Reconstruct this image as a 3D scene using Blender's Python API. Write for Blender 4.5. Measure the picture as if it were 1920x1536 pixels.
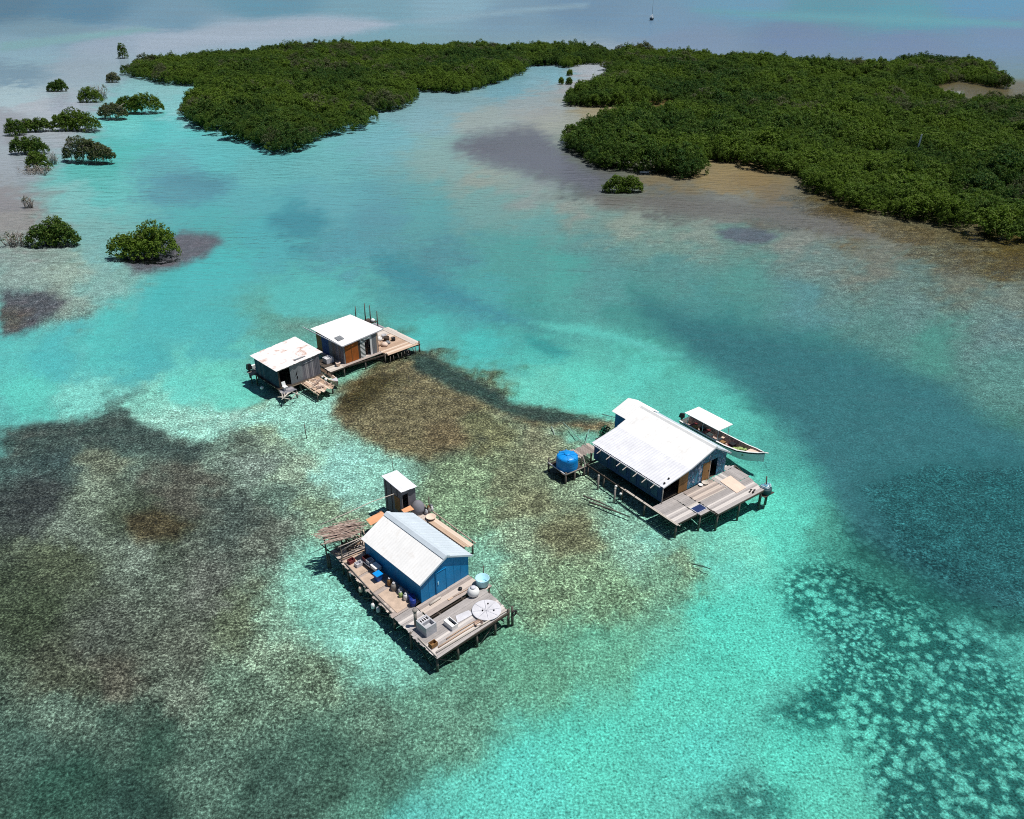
import bpy, bmesh, math, random
import numpy as np
from mathutils import Vector, Matrix
R = math.radians
rng = np.random.default_rng(7)
random.seed(7)
sc = bpy.context.scene
for o in list(bpy.data.objects):
    bpy.data.objects.remove(o)
col = sc.collection

# ------------------------------------------------------------------ camera
CAM_H, FOC, HOR = 42.0, 1520.0, -80.0            # metres above the water, focal length and horizon in photo pixels
PITCH = math.atan((768 - HOR) / FOC)
cam_d = bpy.data.cameras.new('camera')
cam = bpy.data.objects.new('camera', cam_d); col.objects.link(cam)
cam.location = (0, 0, CAM_H); cam.rotation_euler = (math.pi/2 - PITCH, 0, 0)
cam_d.sensor_width = 36; cam_d.lens = FOC/1920*36; cam_d.clip_start = .5; cam_d.clip_end = 30000
sc.camera = cam

# ------------------------------------------------------------------ light
SUN_EL, SUN_AZ = 69.0, 6.0                       # azimuth measured from +X towards +Y
w = bpy.data.worlds.new('World'); sc.world = w; w.use_nodes = True
nt = w.node_tree
sky = nt.nodes.new('ShaderNodeTexSky'); sky.sky_type = 'NISHITA'; sky.sun_disc = False
sky.sun_elevation = R(SUN_EL); sky.sun_rotation = R(90 - SUN_AZ)
sky.air_density = 1.0; sky.dust_density = .25; sky.ozone_density = 2.2
bg = nt.nodes['Background']; bg.inputs[1].default_value = .06
nt.links.new(sky.outputs[0], bg.inputs[0])
sd = bpy.data.lights.new('sun', 'SUN'); sun = bpy.data.objects.new('sun', sd); col.objects.link(sun)
sd.energy = 4.9; sd.angle = R(.5); sd.color = (1, .955, .89)
sdir = Vector((math.cos(R(SUN_EL))*math.cos(R(SUN_AZ)), math.cos(R(SUN_EL))*math.sin(R(SUN_AZ)), math.sin(R(SUN_EL))))
sun.rotation_euler = sdir.to_track_quat('Z', 'Y').to_euler(); sun.location = (60, 0, 120)
sc.view_settings.view_transform = 'Standard'; sc.view_settings.look = 'None'
sc.view_settings.exposure = 0; sc.view_settings.gamma = 1
sc.cycles.max_bounces = 6; sc.cycles.transparent_max_bounces = 12; sc.cycles.glossy_bounces = 2; sc.cycles.diffuse_bounces = 3
sc.cycles.sample_clamp_indirect = 4; sc.cycles.caustics_reflective = False; sc.cycles.caustics_refractive = False
sc.cycles.pixel_filter_type = 'BLACKMAN_HARRIS'; sc.cycles.filter_width = 1.05
sc.cycles.use_denoising = False

# ------------------------------------------------------------------ helpers
cp, sp_ = math.cos(PITCH), math.sin(PITCH)
def ground(px, py, z=0.0):
    "surveyed point: where photo pixel (1920x1536) meets the level z"
    u = (px-960)/FOC; v = (768-py)/FOC
    d = (u, cp+v*sp_, -sp_+v*cp)
    k = (z-CAM_H)/d[2]
    return Vector((k*d[0], k*d[1], z))
def to_px(X, Y, Z=0.0):
    dz = Z-CAM_H
    zc = Y*cp - dz*sp_; yc = Y*sp_ + dz*cp
    return 960+FOC*X/zc, 768-FOC*yc/zc
def srgb(c):
    c = np.asarray(c, float)/255.
    return np.where(c <= .04045, c/12.92, ((c+.055)/1.055)**2.4)

def tag(o, label=None, cat=None, group=None, kind=None):
    if label: o['label'] = label
    if cat: o['category'] = cat
    if group: o['group'] = group
    if kind: o['kind'] = kind
    return o

class MB:
    "collects boxes, bars, tubes, sheets; build() links them as ONE mesh object"
    def __init__(s): s.v = []; s.f = []; s.sm = []
    def add(s, vs, fs, smooth=False):
        n = len(s.v); s.v += [tuple(p) for p in vs]; s.f += [tuple(i+n for i in q) for q in fs]; s.sm += [smooth]*len(fs); return s
    def box(s, x0, x1, y0, y1, z0, z1):
        v = [(x0,y0,z0),(x1,y0,z0),(x1,y1,z0),(x0,y1,z0),(x0,y0,z1),(x1,y0,z1),(x1,y1,z1),(x0,y1,z1)]
        return s.add(v, [(0,3,2,1),(4,5,6,7),(0,1,5,4),(1,2,6,5),(2,3,7,6),(3,0,4,7)])
    def hexa(s, b, t):
        "b, t: four points each, counter-clockwise from above"
        return s.add(list(b)+list(t), [(0,3,2,1),(4,5,6,7),(0,1,5,4),(1,2,6,5),(2,3,7,6),(3,0,4,7)])
    def bar(s, a, b, wx, wz=None, roll=0):
        "square bar from a to b"
        wz = wz or wx
        a = Vector(a); b = Vector(b); d = (b-a).normalized()
        up = Vector((0,0,1)) if abs(d.z) < .95 else Vector((0,1,0))
        x = d.cross(up).normalized(); z = x.cross(d)
        if roll: x, z = x*math.cos(roll)+z*math.sin(roll), z*math.cos(roll)-x*math.sin(roll)
        q = [(-1,-1),(1,-1),(1,1),(-1,1)]
        vs = [p + x*(wx/2*i) + z*(wz/2*j) for p in (a,b) for i,j in q]
        return s.add(vs, [(0,1,2,3),(7,6,5,4),(0,4,5,1),(1,5,6,2),(2,6,7,3),(3,7,4,0)])
    def tube(s, pts, rad, n=8, cap=True):
        pts = [Vector(p) for p in pts]; m = len(pts)
        if not hasattr(rad, '__len__'): rad = [rad]*m
        vs = []; fs = []
        for i,p in enumerate(pts):
            d = (pts[min(i+1,m-1)]-pts[max(i-1,0)]).normalized()
            up = Vector((0,0,1)) if abs(d.z) < .9 else Vector((0,1,0))
            x = d.cross(up).normalized(); y = x.cross(d)
            for k in range(n):
                a = 2*math.pi*k/n; vs.append(p + (x*math.cos(a)+y*math.sin(a))*rad[i])
        for i in range(m-1):
            for k in range(n):
                fs.append((i*n+k, i*n+(k+1)%n, (i+1)*n+(k+1)%n, (i+1)*n+k))
        if cap: fs += [tuple(range(n))[::-1], tuple(range((m-1)*n, m*n))]
        return s.add(vs, fs, True)
    def lathe(s, c, prof, n=16, smooth=True):
        "prof: (r, z) from bottom to top about the vertical axis at c"
        vs = []; fs = []; m = len(prof)
        for r,z in prof:
            for k in range(n):
                a = 2*math.pi*k/n; vs.append((c[0]+r*math.cos(a), c[1]+r*math.sin(a), c[2]+z))
        for i in range(m-1):
            for k in range(n): fs.append((i*n+k, i*n+(k+1)%n, (i+1)*n+(k+1)%n, (i+1)*n+k))
        fs += [tuple(range(n))[::-1], tuple(range((m-1)*n, m*n))]
        return s.add(vs, fs, smooth)
    def sheet(s, p00, p10, p11, p01, nu, nv=1, amp=.0, thick=.03, pitch=None, jag=0):
        "roof sheet: corners, corrugated across u (ribs run along v), closed with thickness"
        p00,p10,p11,p01 = map(Vector, (p00,p10,p11,p01))
        nrm = (p10-p00).cross(p01-p00).normalized()
        if nrm.z < 0: nrm = -nrm
        top = []; bot = []
        for j in range(nv+1):
            for i in range(nu+1):
                u = i/nu; v = j/nv
                p = (p00*(1-u)+p10*u)*(1-v) + (p01*(1-u)+p11*u)*v
                if jag and j in (0, nv): p = p + (p01-p00).normalized()*((random.random()-.5)*jag)
                h = amp*(1 if i % 2 else -1) if amp else 0
                top.append(p+nrm*h); bot.append(p+nrm*(h-thick))
        n = len(top); W = nu+1; fs = []
        for j in range(nv):
            for i in range(nu):
                a = j*W+i; fs.append((a,a+1,a+W+1,a+W)); fs.append((n+a,n+a+W,n+a+W+1,n+a+1))
        for i in range(nu):
            fs.append((i, n+i, n+i+1, i+1)); a = nv*W+i; fs.append((a,a+1,n+a+1,n+a))
        for j in range(nv):
            a = j*W; fs.append((a, a+W, n+a+W, n+a)); a = j*W+nu; fs.append((a, n+a, n+a+W, a+W))
        return s.add(top+bot, fs)
    def planks(s, x0, x1, y0, y1, z, w=.18, along='x', th=.035, gap=.007, jit=.06, sag=.006, ends=None):
        "boards lying side by side, each its own island; slightly uneven"
        a0, a1, b0, b1 = (x0,x1,y0,y1) if along == 'x' else (y0,y1,x0,x1)
        n = max(1, round((b1-b0)/w)); w = (b1-b0)/n
        for i in range(n):
            u = (i+.5)/n
            c0, c1 = a0, a1
            if ends: c0, c1 = ends(b0+(i+.5)*w)
            q0 = c0+random.uniform(-jit,jit); q1 = c1+random.uniform(-jit,jit)
            lo = b0+i*w+gap/2; hi = b0+(i+1)*w-gap/2
            t = [z+random.uniform(-sag,sag) for _ in range(4)]
            k = random.uniform(-.012,.012)
            if along == 'x': q = [(q0,lo+k),(q1,lo-k),(q1,hi-k),(q0,hi+k)]
            else: q = [(lo+k,q0),(hi+k,q0),(hi-k,q1),(lo-k,q1)]
            s.hexa([(p[0],p[1],tt-th) for p,tt in zip(q,t)], [(p[0],p[1],tt) for p,tt in zip(q,t)])
        return s
    def build(s, name, mat, parent=None, base=(0,0,0)):
        b = Vector(base)
        me = bpy.data.meshes.new(name)
        me.from_pydata([(p[0]-b.x, p[1]-b.y, p[2]-b.z) for p in s.v], [], s.f); me.update()
        me.polygons.foreach_set('use_smooth', s.sm)
        me.materials.append(mat)
        o = bpy.data.objects.new(name, me); col.objects.link(o)
        if parent: o.parent = parent
        return o

# node helpers
def mat_new(name, rough=.7):
    m = bpy.data.materials.new(name); m.use_nodes = True
    n = m.node_tree.nodes; p = n['Principled BSDF']; p.inputs['Roughness'].default_value = rough
    p.inputs['Specular IOR Level'].default_value = .3
    return m, m.node_tree, p
def N(t, typ, **kw):
    n = t.nodes.new(typ)
    for k,v in kw.items():
        if k.startswith('i_'):
            key = k[2:]; key = int(key) if key.isdigit() else key.replace('_',' ')
            n.inputs[key].default_value = v
        else: setattr(n, k, v)
    return n
def L(t, a, b): t.links.new(a, b)
def math_n(t, op, a, b=None, clamp=False):
    n = N(t, 'ShaderNodeMath', operation=op); n.use_clamp = clamp
    for i,x in enumerate((a,b)):
        if x is None: continue
        if isinstance(x, (int,float)): n.inputs[i].default_value = x
        else: L(t, x, n.inputs[i])
    return n.outputs[0]
def mapr(t, x, a, b, c, d):
    n = N(t, 'ShaderNodeMapRange'); L(t, x, n.inputs[0])
    for i,v in enumerate((a,b,c,d)): n.inputs[i+1].default_value = v
    return n.outputs[0]
def mixc(t, fac, a, b, blend='MIX'):
    n = N(t, 'ShaderNodeMix', data_type='RGBA', blend_type=blend)
    for s_,x in ((n.inputs[0],fac),(n.inputs[6],a),(n.inputs[7],b)):
        if isinstance(x, (int,float)): s_.default_value = x
        elif isinstance(x, (tuple,list,np.ndarray)): s_.default_value = (*[float(q) for q in x[:3]], 1)
        else: L(t, x, s_)
    return n.outputs[2]
def noise(t, vec, scale, detail=3, rough=.55, dist=0):
    n = N(t, 'ShaderNodeTexNoise'); n.inputs['Scale'].default_value = scale; n.inputs['Detail'].default_value = detail
    n.inputs['Roughness'].default_value = rough; n.inputs['Distortion'].default_value = dist
    if vec is not None: L(t, vec, n.inputs['Vector'])
    return n.outputs['Fac']
def scaled(t, vec, s):
    n = N(t, 'ShaderNodeVectorMath', operation='MULTIPLY'); L(t, vec, n.inputs[0]); n.inputs[1].default_value = s
    return n.outputs[0]

def vnoise(x, y, seed=0):
    "smooth value noise, 0..1"
    xi = np.floor(x).astype(np.int64); yi = np.floor(y).astype(np.int64); fx = x-xi; fy = y-yi
    fx = fx*fx*(3-2*fx); fy = fy*fy*(3-2*fy)
    def h(a, b):
        n = (a*374761393 + b*668265263 + seed*1274126177) & 0x7fffffff
        n = ((n ^ (n >> 13)) * 1274126177) & 0x7fffffff
        return ((n ^ (n >> 16)) & 0xffff)/65535.
    return (h(xi,yi)*(1-fx)+h(xi+1,yi)*fx)*(1-fy) + (h(xi,yi+1)*(1-fx)+h(xi+1,yi+1)*fx)*fy
def fbm(x, y, seed=0, o=4):
    s = 0; a = .5; t = 0
    for i in range(o):
        s = s + a*vnoise(x*2**i, y*2**i, seed+i*17); t += a; a *= .55
    return s/t
def poly_sd(P, X, Y):
    "signed distance to a polygon (negative inside)"
    P = np.asarray(P, float); n = len(P); d2 = np.full(X.shape, 1e18); ins = np.zeros(X.shape, bool)
    for i in range(n):
        a = P[i]; b = P[(i+1)%n]; e = b-a
        wx = X-a[0]; wy = Y-a[1]
        t = np.clip((wx*e[0]+wy*e[1])/(e@e+1e-12), 0, 1)
        d2 = np.minimum(d2, (wx-t*e[0])**2+(wy-t*e[1])**2)
        c = ((a[1] <= Y) != (b[1] <= Y))
        if e[1] != 0: ins ^= c & (X < a[0]+e[0]*(Y-a[1])/e[1])
    return np.where(ins, -1, 1)*np.sqrt(d2)

# ------------------------------------------------------------------ sea bed and water
# what the bed is made of, surveyed from the photograph: point -> colour seen there
BED = [
 (0,10,92,132,155),(150,20,95,140,165),(320,40,120,160,180),(500,10,105,155,175),(700,15,125,170,185),(850,12,140,180,195),(960,30,125,160,180),(1100,20,115,150,175),
 (1220,40,120,155,180),(1400,10,110,160,185),(1550,15,95,155,170),(1700,30,95,160,175),(1850,15,100,155,185),(1900,60,115,145,175),(1500,70,115,140,170),(1300,75,125,150,175),
 (1700,85,115,140,170),(300,75,160,180,195),(430,60,155,180,195),(100,60,125,160,175),(50,100,140,175,190),(200,90,155,175,190),(150,130,150,170,185),(30,140,120,150,170),
 (40,180,160,185,195),(70,200,165,175,185),(0,230,145,152,162),(20,310,152,163,173),(110,250,157,168,178),(0,380,142,143,148),(30,410,152,153,153),(120,200,157,168,181),
 (240,220,110,190,190),(300,240,97,182,185),(230,280,91,177,175),(180,320,99,182,180),(300,300,99,167,175),(400,300,100,180,185),(480,320,105,175,180),(600,300,110,175,180),
 (350,185,130,190,195),(320,170,140,190,195),(370,200,140,195,200),(700,260,115,170,180),(780,220,125,165,175),(850,190,130,165,175),(950,165,120,165,180),(1040,140,130,175,190),
 (1110,130,175,185,195),(1090,160,162,163,168),(1000,190,145,160,165),(1020,210,147,153,153),(900,225,145,160,160),(1040,225,148,155,149),(1120,213,150,146,127),(1180,211,131,122,96),
 (1260,205,113,106,84),(820,300,130,165,165),(900,330,145,160,155),(1000,365,142,158,158),(1080,395,147,158,153),(1100,335,101,110,112),(1120,320,101,106,100),(1250,345,129,122,103),
 (1350,330,144,132,104),(1420,340,139,126,99),(1300,375,118,123,120),(1230,375,109,117,116),(1450,365,125,118,101),(1550,400,94,87,68),(1480,400,102,109,107),(1350,395,132,138,134),
 (1200,412,148,165,156),(1300,435,140,158,150),(1500,450,142,151,145),(1600,430,118,110,88),(1700,450,106,100,80),(1800,470,98,92,70),(1900,490,96,88,62),(1650,480,128,134,125),
 (1800,512,120,126,114),(1900,560,122,138,130),(1880,620,105,140,140),(1880,700,95,145,140),(1560,490,125,146,142),(1700,540,112,140,137),
 (600,380,105,170,180),(560,410,80,150,163),(450,380,99,172,180),(360,340,94,152,168),(330,330,97,155,170),(200,360,110,190,190),(150,370,130,190,190),(420,420,93,177,180),
 (400,500,87,187,190),(500,450,91,177,185),(300,560,86,185,188),(200,620,92,192,190),(100,650,89,187,190),(250,660,85,182,185),(400,620,87,182,185),(50,720,100,205,195),
 (150,740,130,215,205),(300,750,140,215,200),(350,720,110,210,200),(440,720,110,210,195),(170,460,130,185,185),(120,520,160,185,175),(60,500,150,175,170),(190,520,140,185,180),
 (110,565,140,160,152),(0,640,97,192,190),(0,760,99,187,182),(560,560,95,187,185),(540,600,100,165,155),(620,560,95,187,185),(800,600,85,187,185),(900,640,81,187,185),
 (1000,660,83,187,180),(900,560,87,167,170),(1000,580,81,157,155),(800,540,82,157,163),(820,480,91,149,160),(650,450,95,162,175),(700,400,99,157,170),(800,400,100,165,170),
 (900,380,120,165,165),(1000,420,110,165,165),(1100,450,105,155,155),(980,480,91,162,160),(1060,500,88,167,162),(1150,520,95,157,157),(1250,490,95,150,150),(1400,500,88,155,150),
 (1300,560,83,147,147),(1500,560,95,147,152),(1650,590,95,142,138),(1750,640,83,147,138),(1200,580,74,145,142),(1250,650,83,167,155),(1350,620,64,130,132),(1500,650,69,135,132),
 (1600,700,64,130,127),(1450,720,59,133,128),(1750,750,69,120,122),(1850,800,74,127,114),(1600,800,54,120,117),(1800,900,44,109,108),(1880,1000,40,103,102),(1600,900,49,130,122),
 (1650,950,54,125,117),(1700,1020,54,120,112),(1800,1070,48,117,112),(1900,1100,44,103,100),(1400,760,89,187,175),(1480,820,84,167,160),(1520,900,89,187,175),(1300,700,91,192,180),
 (1200,690,95,202,190),(1100,720,100,210,195),(1000,720,110,205,190),(1350,740,93,197,185),(1150,745,110,205,190),(1480,980,93,202,185),(1450,950,100,215,195),(1400,990,120,210,190),
 (1540,830,59,145,137),(1570,960,81,162,148),
 (1400,1100,93,202,185),(1380,1050,110,205,190),(1350,1150,89,202,185),(1350,1250,89,197,180),(1250,1300,93,197,180),(1450,1200,90,205,188),(1500,1150,90,199,184),(1300,1400,91,197,185),
 (1100,1400,93,202,185),(1000,1450,95,202,190),(900,1500,97,197,185),(800,1530,93,177,170),(1550,1450,93,197,180),(1600,1500,91,187,170),(1500,1400,90,201,184),(1450,1300,90,186,172),
 (1350,1480,91,177,165),(1700,1200,90,186,172),(1850,1300,90,186,172),(1800,1450,90,181,169),(1700,1500,90,181,169),(1600,1150,90,186,174),(1850,1200,86,176,166),
 (700,1220,120,190,175),(620,1080,130,200,185),(580,1100,130,190,170),(1050,1100,130,160,130),(1000,1000,140,165,140),(1150,1100,125,160,130),(1250,1080,120,165,140),(1150,1200,105,175,150),
 (1000,1250,105,165,140),(900,1300,100,150,130),(850,1350,106,154,135),(700,1350,100,134,118),(950,900,120,130,105),(1000,830,135,140,115),(900,800,120,125,95),(1100,900,140,165,140),
 (1060,1000,125,133,106),(980,940,132,145,117),(1200,1000,140,185,165),(1280,1060,125,155,128),(870,950,130,160,130),(900,1050,130,185,165),(860,900,130,155,125),(680,880,150,210,195),
 (640,870,150,210,200),(560,780,140,200,185),(600,830,150,200,180),(500,800,140,165,140),(450,820,102,120,109),(560,880,150,175,155),(480,860,130,150,141),(550,930,100,125,115),
 (600,970,140,165,140),(100,830,68,88,88),(250,800,74,93,89),(350,850,96,100,91),(200,850,114,125,109),(180,920,120,137,122),(130,990,115,131,120),(60,950,66,74,74),(300,980,67,79,66),
 (250,980,83,96,82),(350,920,95,98,90),(450,980,85,100,95),(500,1010,103,114,105),(400,1080,103,112,105),(250,1030,121,138,127),(100,1050,87,99,81),(50,1150,70,83,67),(200,1180,90,100,92),
 (350,1200,96,106,96),(450,1150,105,120,100),(500,1200,130,155,135),(550,1150,135,175,155),(100,1250,83,92,79),(200,1260,95,98,88),(350,1270,109,124,112),(450,1280,100,125,110),
 (600,1250,115,140,120),(100,1320,99,123,111),(200,1350,80,105,95),(50,1400,75,104,95),(300,1400,63,92,82),(400,1430,93,123,111),(500,1480,69,98,89),(600,1450,76,110,98),(100,1480,58,92,82),
 (250,1500,57,86,79),(700,1500,90,142,127),(720,1420,80,117,104),(740,720,86,93,69),(700,760,81,79,60),(800,800,85,107,90),(840,810,94,101,86),(780,690,80,85,70),(820,740,109,112,92),
 (900,745,100,110,85),(680,690,130,190,170),(560,750,160,215,200),(330,790,150,215,200),(400,790,150,205,190),(1180,930,140,190,172),(1240,1000,130,195,180),
 (1250,455,125,158,150),(1400,475,118,150,144),(1550,522,110,145,142),(1700,575,104,142,140),(1850,592,112,143,139),(1100,415,126,160,155),(1000,395,126,163,160),(1150,470,105,152,152),
]
PATCH = [  # outline, colour, softness (px), how far the edge wanders (px)
 ([(260,75),(400,50),(520,32),(600,27),(700,35),(745,45),(640,66),(480,78),(330,92),(260,100)], (170,188,208), 9, 6),
 ([(740,40),(960,18),(1100,6),(1100,11),(960,24),(800,44)], (146,180,200), 6, 5),
 ([(1300,18),(1500,22),(1700,28),(1920,40),(1920,50),(1700,42),(1480,36)], (104,168,184), 8, 6),
 ([(0,78),(120,66),(260,50),(300,55),(150,76),(0,96)], (135,180,190), 5, 6),
 ([(0,790),(120,778),(240,757),(252,785),(310,800),(335,815),(395,822),(365,868),(250,840),(160,832),(60,850),(0,858)], (74,92,88), 14, 20),
 ([(612,765),(640,720),(700,690),(760,665),(800,663),(850,690),(910,715),(960,745),(1040,760),(1130,770),(1170,785),(1130,800),(1000,790),(900,765),(850,790),(875,830),(800,858),(720,840),(650,800)], (118,114,89), 10, 14),
 ([(765,662),(800,660),(860,690),(910,713),(960,742),(1040,757),(1130,770),(1040,785),(960,772),(900,748),(830,715),(780,690)], (62,84,78), 7, 7),
 ([(800,790),(850,780),(880,815),(850,840),(800,835)], (111,103,80), 12, 10),
 ([(630,740),(700,700),(760,700),(720,745),(650,775)], (78,75,54), 14, 14),
 ([(232,968),(300,950),(358,985),(330,1010),(260,1015)], (81,78,61), 12, 14),
 ([(848,275),(880,255),(960,240),(1000,236),(1060,282),(1090,312),(1150,332),(1120,358),(1060,345),(980,322),(900,302)], (116,122,134), 16, 18),
 ([(1100,362),(1300,368),(1450,383),(1560,408),(1640,442),(1560,440),(1400,406),(1250,396),(1120,386)], (120,122,120), 13, 14),
 ([(1345,430),(1375,424),(1420,426),(1462,440),(1440,450),(1395,452),(1360,444)], (104,116,127), 3, 4),
 ([(225,480),(340,425),(400,428),(418,440),(380,468),(330,490),(250,508)], (108,112,122), 8, 8),  # shadow beside the big bush, painted into the bed colour
 ([(0,540),(80,543),(130,562),(90,590),(40,612),(0,614)], (94,100,106), 9, 12),
 ([(0,570),(60,575),(30,605),(0,606)], (96,96,90), 10, 8),
 ([(700,468),(760,478),(830,518),(920,558),(1000,592),(900,582),(800,546),(720,510)], (76,146,160), 16, 20),
 ([(985,613),(1030,625),(1078,650),(1040,652),(1000,635)], (65,154,154), 7, 8),
 ([(700,555),(720,548),(760,556),(740,566)], (85,162,165), 6, 6),
 ([(990,590),(1100,598),(1200,622),(1292,652),(1250,652),(1150,624),(1050,610)], (98,192,184), 5, 7),
 ([(505,395),(600,385),(610,412),(560,430),(500,415)], (80,150,165), 16, 10),
 ([(300,340),(340,318),(440,330),(400,352)], (95,152,168), 14, 10),
 ([(520,592),(580,590),(640,578),(680,590),(600,615),(540,612)], (110,160,150), 10, 8),
 ([(960,920),(1020,915),(1040,945),(1000,965),(955,950)], (123,131,105), 16, 14),
 ([(1010,980),(1090,960),(1110,1010),(1050,1030),(1000,1010)], (115,121,96), 16, 16),
 ([(570,1120),(620,1110),(640,1160),(600,1185),(565,1160)], (85,140,120), 14, 10),
 ([(540,1050),(600,1010),(660,1080),(720,1150),(800,1240),(760,1262),(680,1250),(610,1210),(560,1140)], (136,206,190), 38, 26),
 ([(250,770),(340,762),(470,760),(560,742),(640,735),(600,790),(520,790),(430,800),(395,820),(335,814),(310,800)], (155,214,200), 10, 10),
 ([(1200,552),(1330,592),(1480,612),(1620,650),(1750,705),(1850,765),(1960,815),(1960,1130),(1800,1085),(1700,1035),(1620,985),(1575,925),(1535,855),(1475,785),(1405,722),(1320,665),(1250,615)], (62,119,126), 30, 16),
 ([(1610,885),(1760,850),(1960,860),(1960,1115),(1800,1075),(1690,1015)], (47,103,108), 36, 16),
 ([(1728,146),(1930,150),(1930,194),(1738,194)], (116,114,98), 6, 3),
 ([(1510,144),(1645,144),(1645,158),(1510,158)], (112,98,72), 4, 3),
 ([(1762,172),(1800,170),(1806,184),(1775,187)], (196,206,216), 3, 2),
]
CORAL = [([(1450,1075),(1500,1035),(1560,1012),(1650,1055),(1760,1095),(1850,1170),(1930,1240),(1990,1600),(1660,1600),(1650,1480),(1615,1390),(1590,1345),(1520,1350),(1450,1325),(1520,1250),(1550,1190),(1490,1135)], 1., 26),
         ([(1300,1470),(1420,1420),(1480,1440),(1500,1500),(1480,1600),(1290,1600)], .75, 24),
         ([(1490,1300),(1560,1290),(1560,1350),(1480,1370)], .4, 20),
         ([(1560,925),(1640,950),(1760,1005),(1860,1085),(1930,1150),(1930,1270),(1760,1105),(1600,1035)], .6, 26),
         ([(1610,1350),(1700,1390),(1780,1420),(1760,1480),(1680,1500),(1620,1440)], 1., 16)]
B = np.array(BED, float)
def bed_fields(X, Y):
    "base colour seen (sRGB 0..1 -> linear), smooth colour, coral weight at ground points"
    px, py = to_px(X, Y)
    far = np.clip((py+60)/500, .12, 1)                       # the wander shrinks with distance
    wx = (fbm(X*.16, Y*.16, 3)-.5); wy = (fbm(X*.16, Y*.16, 9)-.5)
    w2 = fbm(X*.7, Y*.7, 51)-.5; w3 = fbm(X*.7, Y*.7, 57)-.5
    qx = px+(wx*120+w2*64+(fbm(X*2.1, Y*2.1, 71, 2)-.5)*26)*far; qy = py+(wy*80+w3*46+(fbm(X*2.1, Y*2.1, 77, 2)-.5)*20)*far
    wid = np.clip((px-900)/250, 0, 1)*np.clip((1080-py)/120, 0, 1)*np.clip((py-420)/80, 0, 1)   # the open channel grades smoothly
    num = np.zeros(X.shape+(3,)); den = np.zeros(X.shape)
    num2 = np.zeros(X.shape+(3,)); den2 = np.zeros(X.shape)
    for p in B:
        k = 1+2.2*np.clip((500-p[1])/500, 0, 1)              # features flatten with distance
        d2 = (qx-p[0])**2 + ((qy-p[1])*k)**2
        w_ = 1/(d2+260+wid*420)**(2.1-.25*wid); num += w_[...,None]*p[2:]; den += w_
        w_ = 1/(d2+2500)**1.6; num2 += w_[...,None]*p[2:]; den2 += w_
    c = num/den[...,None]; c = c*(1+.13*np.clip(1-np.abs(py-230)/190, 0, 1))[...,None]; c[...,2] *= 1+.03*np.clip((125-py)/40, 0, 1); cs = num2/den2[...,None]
    hx = (fbm(X*.5, Y*.5, 21)-.5)*2+(fbm(X*2., Y*2., 23, 2)-.5)*1.1; hy = (fbm(X*.5, Y*.5, 33)-.5)*2+(fbm(X*2., Y*2., 37, 2)-.5)*1.1
    for P, rgb, soft, wan in PATCH:
        soft = soft*1.15
        P_ = np.array(P); lo = P_.min(0)-soft*3-wan*2; hi = P_.max(0)+soft*3+wan*2
        m = (px > lo[0])&(px < hi[0])&(py > lo[1])&(py < hi[1])
        if not m.any(): continue
        s_ = poly_sd(P_, px[m]+hx[m]*wan, py[m]+hy[m]*wan*.6)
        a = np.clip(.5-s_/(2.*soft), 0, 1); a = a*a*(3-2*a)
        c[m] = c[m]*(1-a[:,None]) + np.array(rgb)*a[:,None]
    cor = np.zeros(X.shape)
    for P, wgt, soft in CORAL:
        s_ = poly_sd(P, px+hx*22, py+hy*16)
        a = np.clip(.5-s_/(2.*soft), 0, 1); cor = np.maximum(cor, wgt*a)
    return srgb(c), srgb(cs), cor
ABS = np.array((.52, .030, .028))                              # absorption of the lagoon water per metre
def depth_of(cs):
    d = np.log(np.maximum(.80*cs[...,1]/np.maximum(cs[...,0], 1e-3), 1e-3))/(2*ABS[0])
    return np.clip(d, .22, 2.4)
def tint_of(d): return np.exp(-ABS*d[...,None])

def fan(ny, nx, y0=22., y1=9000., um=1.25):
    ys = np.concatenate([[-400., -60., 5.], np.exp(np.linspace(np.log(y0), np.log(y1), ny))])
    us = np.linspace(-um, um, nx)
    Y = np.repeat(ys[:,None], nx, 1); X = us[None,:]*np.maximum(Y, 34.)
    X[:,0] -= 2500; X[:,-1] += 2500
    return X, Y
def grid_mesh(name, X, Y, Z, attrs, mat):
    ny, nx = X.shape
    me = bpy.data.meshes.new(name)
    v = np.stack([X,Y,Z],-1).reshape(-1,3); idx = np.arange(ny*nx).reshape(ny,nx)
    f = np.stack([idx[:-1,:-1],idx[:-1,1:],idx[1:,1:],idx[1:,:-1]],-1).reshape(-1,4)
    me.vertices.add(len(v)); me.vertices.foreach_set('co', v.ravel().astype(np.float32))
    me.loops.add(f.size); me.loops.foreach_set('vertex_index', f.ravel().astype(np.int32))
    me.polygons.add(len(f)); me.polygons.foreach_set('loop_start', (np.arange(len(f))*4).astype(np.int32))
    me.update(calc_edges=True)
    me.polygons.foreach_set('use_smooth', np.ones(len(f), bool))
    for an, val in attrs.items():
        if val.ndim == 3:
            a = me.attributes.new(an, 'FLOAT_COLOR', 'POINT'); q = np.ones((len(v),4), np.float32); q[:,:3] = val.reshape(-1,3); a.data.foreach_set('color', q.ravel())
        else:
            a = me.attributes.new(an, 'FLOAT', 'POINT'); a.data.foreach_set('value', val.ravel().astype(np.float32))
    me.materials.append(mat)
    o = bpy.data.objects.new(name, me); col.objects.link(o)
    return o

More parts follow.
